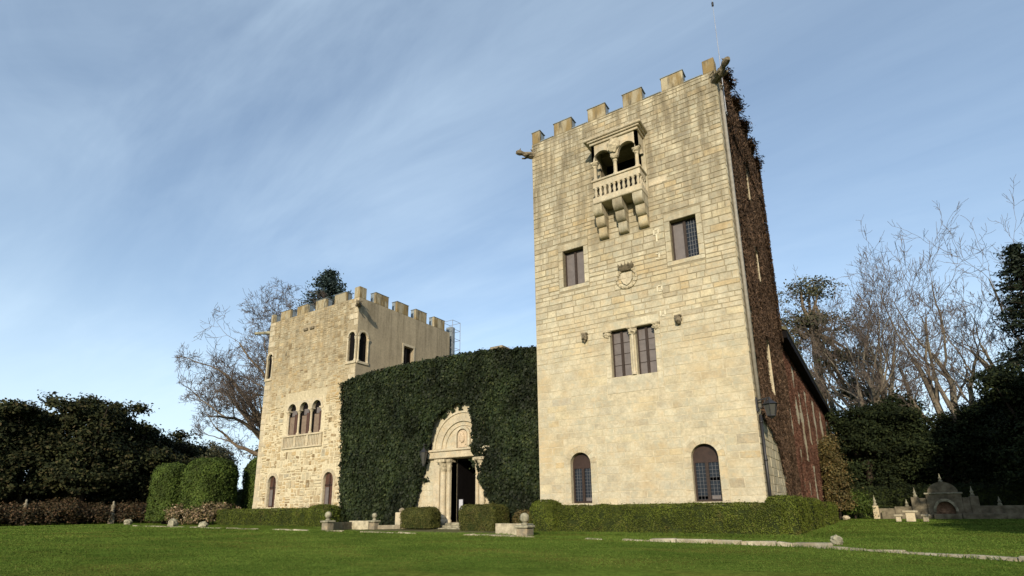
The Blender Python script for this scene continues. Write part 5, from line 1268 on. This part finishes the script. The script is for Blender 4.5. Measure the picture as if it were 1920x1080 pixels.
# ------------------------------------------------------------------ trees
def trees():
    # wide bare tree behind the lower tower
    kw = dict(up=.035, nseg=8, wig=.27, spread=(.4, 1.05), kids=(4, 5), lr=(.44, .66), taper=.36, scale=1.0)
    b = (-47.8, 32.6, .7); kw['bound'] = (np.array([-48.4, 31.6, 15.2]), np.array([8.2, 8.2, 9.6])); lf = np.array([-.57, -.82, 0]); dp = np.array([-.82, .57, 0])
    limbs = []
    for z, a_, c_, d_, L, r in ((5.6, 1, .22, .1, 6.2, .26), (6.4, 1, .62, -.2, 6.4, .40), (7.2, .85, .85, .25, 8.6, .38), (7.8, .55, 1, -.15, 9.2, .38), (8.4, .22, 1, .2, 9.6, .40), (8.8, -.15, 1, -.2, 9.6, .36), (7.6, -.55, .9, .1, 9.0, .36), (6.6, .5, .7, -.7, 7.5, .28), (8.2, .45, .9, .6, 8.0, .28), (6.0, -.9, .6, 0, 7.0, .28)):
        limbs.append(((0, 0, z), tuple(lf*a_+dp*d_+np.array([0, 0, c_])), L, r))
    bare_tree('plane_tree', 'wide spreading bare plane tree behind the lower tower', b, limbs,
              5, 12, M_BARK, M_TWIG, None, .0135, kw, ([(0, 0, -.2), (.05, 0, 3), (.0, .05, 6), (-.1, 0, 9.5)], [.85, .68, .58, .42]))
    # bare planes at the right
    kw2 = dict(up=.07, nseg=9, wig=.2, spread=(.4, .95), kids=(3, 4), lr=(.42, .62), taper=.36, scale=.70, low0=True)
    g = 'bare plane trees behind the right lawn'
    def P(label, base, limbs, seed, lev=5, mat=M_BARKL): return bare_tree('plane_tree', label, base, limbs, lev, seed, mat, M_TWIG2, g, .0145, kw2)
    P('many stemmed bare tree just right of the long wing', (.2, 66, .6), [((0, 0, 0), (-.16, 0, 1), 19, .34), ((.2, 0, 0), (.0, 0, 1), 21, .36), ((.5, 0, 0), (.12, .1, 1), 18, .3), ((.1, 0, 6), (-.5, 0, 1), 11, .2), ((.3, 0, 8), (.45, .1, 1), 9, .16)], 21)
    P('tall straight bare tree second from the long wing', (2.15, 65.5, .6), [((0, 0, 0), (.06, 0, 1), 21, .36), ((.2, .2, 4), (.13, 0, 1), 17, .26), ((0, 0, 8), (-.25, 0, 1), 10, .17)], 22)
    P('leaning pair of bare trunks crossing above the fountain wall', (7.2, 65.5, .6), [((0, 0, 0), (-.04, 0, 1), 23, .36), ((.6, .2, 0), (-.14, 0, 1), 23, .34), ((.2, 0, 9), (.25, 0, 1), 12, .2), ((0, 0, 12), (-.35, 0, 1), 10, .18)], 23)
    P('slender bare tree between the long wing and the straight bare tree', (1.2, 70, .6), [((0, 0, 0), (-.05, 0, 1), 22, .3), ((0, 0, 7), (.3, 0, 1), 13, .2), ((0, 0, 9), (-.3, 0, 1), 12, .2)], 31)
    P('short crooked bare tree leaning left above the fountain wall', (6.2, 60, .6), [((0, 0, 0), (-.16, 0, 1), 12, .26), ((-1.2, 0, 9.0), (-.75, 0, .9), 6, .18)], 24)
    P('thin bare tree between the leaning pair and the dark conifer', (9.4, 67, .6), [((0, 0, 0), (-.02, 0, 1), 17, .26), ((0, 0, 8), (.35, 0, .9), 10, .18), ((0, 0, 9), (-.4, 0, 1), 9, .15)], 25)
    P('tallest bare tree rising behind the dark conifer', (13.2, 74, .6), [((0, 0, 0), (.0, 0, 1), 26, .36), ((0, 0, 10), (-.35, 0, 1), 15, .24), ((0, 0, 13), (.3, 0, 1), 12, .2)], 26)
    P('faint bare tree farther back behind the leaning pair', (4.4, 78, .6), [((0, 0, 0), (.02, 0, 1), 25, .32), ((0, 0, 10), (-.2, 0, 1), 14, .2), ((0, 0, 11), (.25, 0, 1), 13, .2)], 27)
    P('faint bare tree farther back near the long wing', (-1.8, 80, .6), [((0, 0, 0), (-.02, 0, 1), 24, .3), ((0, 0, 10), (-.2, 0, 1), 12, .2), ((0, 0, 9), (.25, 0, 1), 13, .2)], 28)
    P('bare tree top peeping over the ivy between the towers', (-36.0, 50, .7), [((0, 0, 0), (.02, 0, 1), 13.5, .3), ((0, 0, 8), (.3, 0, 1), 8, .2), ((0, 0, 8), (-.3, 0, 1), 8, .2)], 29)
    # conifer at the right
    def conifer(name, label, base, h, r0, mat, seed, z0=.12, nb=150, leaf=.32, droop=-.18, per=60, layer=1.0):
        rng = np.random.default_rng(seed); o = thing(name, label, 'tree', base); b = np.array(base); seg = [(*b, .35, *(b+np.array([0, 0, h*.6])), .2), (*(b+np.array([0, 0, h*.6])), .2, *(b+np.array([0, 0, h])), .03)]
        Pp = []; Nn = []
        for k in range(nb):
            t = z0+(1-z0)*(k/nb)**.9; L = r0*(1-t)**.75*rng.uniform(.65, 1.2)+.25; a = rng.uniform(0, 2*PI); d = np.array([math.cos(a), math.sin(a), droop+rng.normal(0, .1)])
            s = np.array([0, 0, h*t]); e = s+d*L; seg.append((*(b+s), .06, *(b+e), .015)); m = int(per*(.5+L/r0)); u = rng.random(m)**.6
            q = s+d*L*u[:, None]+rng.normal(0, 1, (m, 3))*np.array([.36, .36, .16])*layer*(.4+.6*u[:, None]); Pp.append(q); Nn.append(np.tile([0, 0, 1.], (m, 1)))
        link('trunk', quads_mesh('trunk', tubes_np(seg, 6, base), M_BARKD), o)
        link('crown', quads_mesh('crown', leaves(np.concatenate(Pp), np.concatenate(Nn), leaf, .6, .45, rng), mat), o)
    conifer('conifer_tree', 'tall dark conifer at the right edge of the lawn', (12.9, 61, .6), 22.8, 5.6, M_CONIF, 3, .2, 260, .34, -.22, 80)
    conifer('cedar_tree', 'blue green cedar top rising behind the lower tower', (-63.0, 49.2, .7), 35.0, 14.0, M_CEDAR, 4, .66, 230, .42, -.02, 100, 1.3)
    # eucalyptus behind the tall tower
    leafy_tree('eucalyptus_tree', 'airy eucalyptus with hazy clumped crown just behind the long wing', (-4.2, 76, .6), [(.1, 0, 27.0, 3.6, 3.2, 2.6), (1.0, 0, 22.5, 4.4, 3.5, 3.2), (2.6, 0, 17, 4.0, 3.5, 3.4), (3.4, 0, 12.5, 3.2, 3.0, 3.2), (-1.5, 0, 22, 3.2, 3, 4)], 230, 70, 1.15, .30, M_EUC, 61, 22, .5, M_BARK, flat=.5, shell=.3, nlimb=16)
    # dark magnolias at the left
    mg = 'dark evergreens along the left boundary'
    sp = [('broad dark magnolia at the far left edge', (-67.8, 14.8), [(0, 0, 4.9, 4.4, 4.5, 4.9), (1, 2, 8.0, 2.4, 2.6, 2.4)], 1), ('broad dark magnolia left of the tallest one', (-67.2, 19.6), [(0, 0, 4.8, 4.4, 4.6, 5.0), (0, -.6, 8.9, 2.2, 2.2, 2.1)], 2), ('tallest dark magnolia with an open ragged top', (-64.5, 23.4), [(0, 0, 5.0, 4.0, 4.2, 5.2), (-.2, .4, 9.6, 2.9, 3.2, 2.7)], 3), ('dark magnolia right of the tallest one', (-66.3, 28.4), [(0, 0, 4.4, 4.2, 4.6, 4.5), (0, 0, 7.6, 2.4, 2.6, 1.8)], 4), ('smaller dark evergreen above the narrow clipped cypress', (-70.2, 33.6), [(0, 0, 4.4, 3.4, 3.4, 4.4), (0, 0, 7.2, 2.2, 2.2, 2.0)], 5), ('dark evergreen low behind the narrow clipped cypress', (-62.5, 31.6), [(0, 0, 3.2, 3.4, 3.2, 3.2)], 6)]
    mr = random.Random(4)
    for q in sp:
        l = q[2][-1]
        for _ in range(7): q[2].append((l[0]+mr.uniform(-1, 1)*l[3]*1.1, l[1]+mr.uniform(-1, 1)*l[4]*1.3, l[2]+l[5]*mr.uniform(.35, 1.0), mr.uniform(.7, 1.2), mr.uniform(.7, 1.3), mr.uniform(.35, .65)))
    for lab, c, lobes, s in sp: leafy_tree('magnolia_tree', lab, (c[0], c[1], .7), lobes, 560, 85, .8, .32, M_MAGN, 100+s, 2.5, .3, group=mg, flat=.6, shell=.3)
    leafy_tree('round_tree', 'distant round olive green tree left of the lower tower', (-87.5, 48.2, .7), [(0, 0, 7.5, 3.4, 3.8, 4.6)], 230, 60, .9, .32, M_EUC, 121, 4, .3)
    leafy_tree('autumn_tree', 'golden brown leaved tree low behind the clipped cypress and lower tower', (-56, 38.5, .7), [(0, 0, 6.0, 3.4, 3.0, 4.2), (2, 1.5, 8.4, 2.2, 2.2, 2.2)], 210, 50, .85, .26, M_OLIVE, 122, 4, .25)
    # dark understorey behind the right lawn
    ug = 'dark evergreens behind the fountain wall'
    un = [('dark leafy evergreen against the end of the long wing', (-.6, 60), [(0, 0, 5.0, 3.4, 2.5, 5.0), (.2, 1, 8.0, 2.4, 2.4, 2.0)]), ('ivy clad dark evergreen left of the fountain wall', (2.0, 60.5), [(0, 0, 5.2, 3.2, 2.5, 5.0), (.0, 1, 8.4, 1.8, 2.0, 2.2)]), ('broad dark evergreen behind the fountain dome', (5.0, 60.0), [(0, 0, 4.4, 3.2, 2.4, 4.2)]), ('low dark evergreen right of the fountain dome', (8.2, 60.0), [(0, 0, 4.8, 3.2, 2.6, 4.8), (0, 0, 7.2, 2.2, 2, 1.8)]), ('dark evergreen at the foot of the tall dark conifer', (10.6, 57), [(0, 0, 5.0, 3.0, 2.8, 5.0), (0, 0, 9.0, 2.6, 2.4, 2.4)]), ('dark evergreen behind the fountain at the picture edge', (9.8, 52.0), [(0, 0, 4.2, 2.6, 2.6, 4.4), (.5, 0, 8, 2, 2, 2)])]
    mr = random.Random(9)
    for q in un:
        l = q[2][-1]
        for _ in range(7): q[2].append((l[0]+mr.uniform(-1, 1)*l[3]*1.15, l[1]-mr.uniform(0, .9)*l[4], l[2]+l[5]*mr.uniform(-.2, 1.0), mr.uniform(.6, 1.2), mr.uniform(.6, 1.0), mr.uniform(.4, .9)))
    for i, (lab, c, lobes) in enumerate(un): leafy_tree('evergreen_tree', lab, (c[0], c[1], .6), lobes, 400, 70, .72, .22, M_EVER, 140+i, 4, .3, group=ug, flat=.55, shell=.5)
    hedge('hedge', 'dark clipped hedge bank behind the fountain wall', 'hedge', (-3.0, 53.0, .5), (10.8, 55.0, 3.0), (.4, .5, .4), 12000, .17, M_EVER, None, None, .2, .6)
    hedge('hedge', 'tall dark hedge closing the gap under the left evergreens', 'hedge', (-75, 8, .5), (-72.5, 46, 4.6), (.6, .6, .5), 14000, .3, M_EVER, None, None, .35, .7)
    hedge('hedge', 'tall dark hedge behind the evergreens at the fountain end', 'hedge', (-8, 70, .5), (20, 72.5, 8.5), (.6, .6, .5), 14000, .3, M_EVER, None, None, .35, .7)
    leafy_tree('evergreen_tree', 'small round evergreen outside the right edge beside the lawn', (9.8, 18.5, .6), [(0, 0, 3.6, 2.8, 2.8, 3.2)], 150, 40, .9, .4, M_EVER, 171, 2, .2, flat=.7)
    # tall trees standing right of the picture, whose shade falls on the fountain corner
    for i, (x, y, h) in enumerate(((18.0, 9, 13), (16.8, 20, 15), (16.8, 28, 16), (16.6, 36, 16), (16.6, 44, 15))):
        leafy_tree('evergreen_tree', ['big evergreen outside the right edge, nearest the camera', 'big evergreen outside the right edge, second from the camera', 'big evergreen outside the right edge, third from the camera', 'big evergreen outside the right edge, fourth from the camera', 'big evergreen outside the right edge, farthest from the camera'][i], (x, y, .6), [(0, 0, h*.45, 4.6, 4.6, h*.42), (0, 0, h*.75, 3.4, 3.4, h*.25)], 230, 40, 1.3, .6, M_EVER, 160+i, 5, .4, group='big evergreens right of the lawn', flat=.7)
trees()

# ------------------------------------------------------------------ grass blades in the near lawn and tufts at the edges
def grass():
    rng = np.random.default_rng(9); n = 240000
    r = 10.5*np.exp(rng.random(n)**1.15*math.log(62/10.5)); a = np.radians(rng.uniform(-12, 79, n)); x = -r*np.sin(a); y = r*np.cos(a)
    keep = (y < np.interp(x, [-61, -60, -46, -23, -13.4, -3.4, -2.2, -2.0, 4], [36, 30, 21.5, 19.2, 18.6, 20.4, 20.6, 48, 48])+.2)
    x, y = x[keep], y[keep]; n = len(x); z = G(x, y); rr = np.hypot(x, y)/14
    P = np.stack([x, y, z], 1); th = rng.uniform(0, 2*PI, n); w = (.006+.004*rng.random(n))*rr**1.2; h = rng.uniform(.010, .024, n)*rr**.45
    s = np.stack([np.cos(th)*w, np.sin(th)*w, 0*th], 1); tip = np.stack([rng.normal(0, .018, n), rng.normal(0, .018, n), h], 1)
    V = np.stack([P-s, P+s, P+tip], 1)
    # taller unmown tufts at the kerb and the hedge feet
    T = []
    def tuft(x0, y0, x1, y1, m, wd, hh):
        t = rng.random(m); xx = x0+(x1-x0)*t+rng.normal(0, wd, m); yy = y0+(y1-y0)*t+rng.normal(0, wd, m); zz = G(xx, yy)
        p = np.stack([xx, yy, zz], 1); th = rng.uniform(0, 2*PI, m); w = .010; s = np.stack([np.cos(th)*w, np.sin(th)*w, 0*th], 1); tp = np.stack([rng.normal(0, hh*.5, m), rng.normal(0, hh*.5, m), rng.uniform(.4, 1, m)*hh], 1)
        T.append(np.stack([p-s, p+s, p+tp], 1))
    pl = [(-46, 19.9), (-35, 19.25), (-23.2, 18.5), (-13.4, 18.05), (-9.5, 17.45), (-5.16, 16.83), (-2.0, 16.15), (.29, 14.78), (1.93, 13.56), (4.2, 11.7)]
    for (a0, b0), (a1, b1) in zip(pl, pl[1:]): tuft(a0, b0+.02, a1, b1+.02, int(260*math.hypot(a1-a0, b1-b0)), .10, .10)
    tuft(-12.3, 20.4, -2.4, 20.7, 7000, .16, .13); tuft(-2.3, 21, -2.1, 38, 5000, .14, .12); tuft(-38.6, 21.9, -27, 21.9, 5000, .15, .12); tuft(-22, 18.6, -12.4, 18.7, 2500, .2, .1)
    V = np.concatenate([V]+T)
    o = link('lawn_grass', quads_mesh('lawn_grass', V, M_BLADE)); o['kind'] = 'stuff'; o['label'] = 'short mown grass blades of the front lawn'
grass()
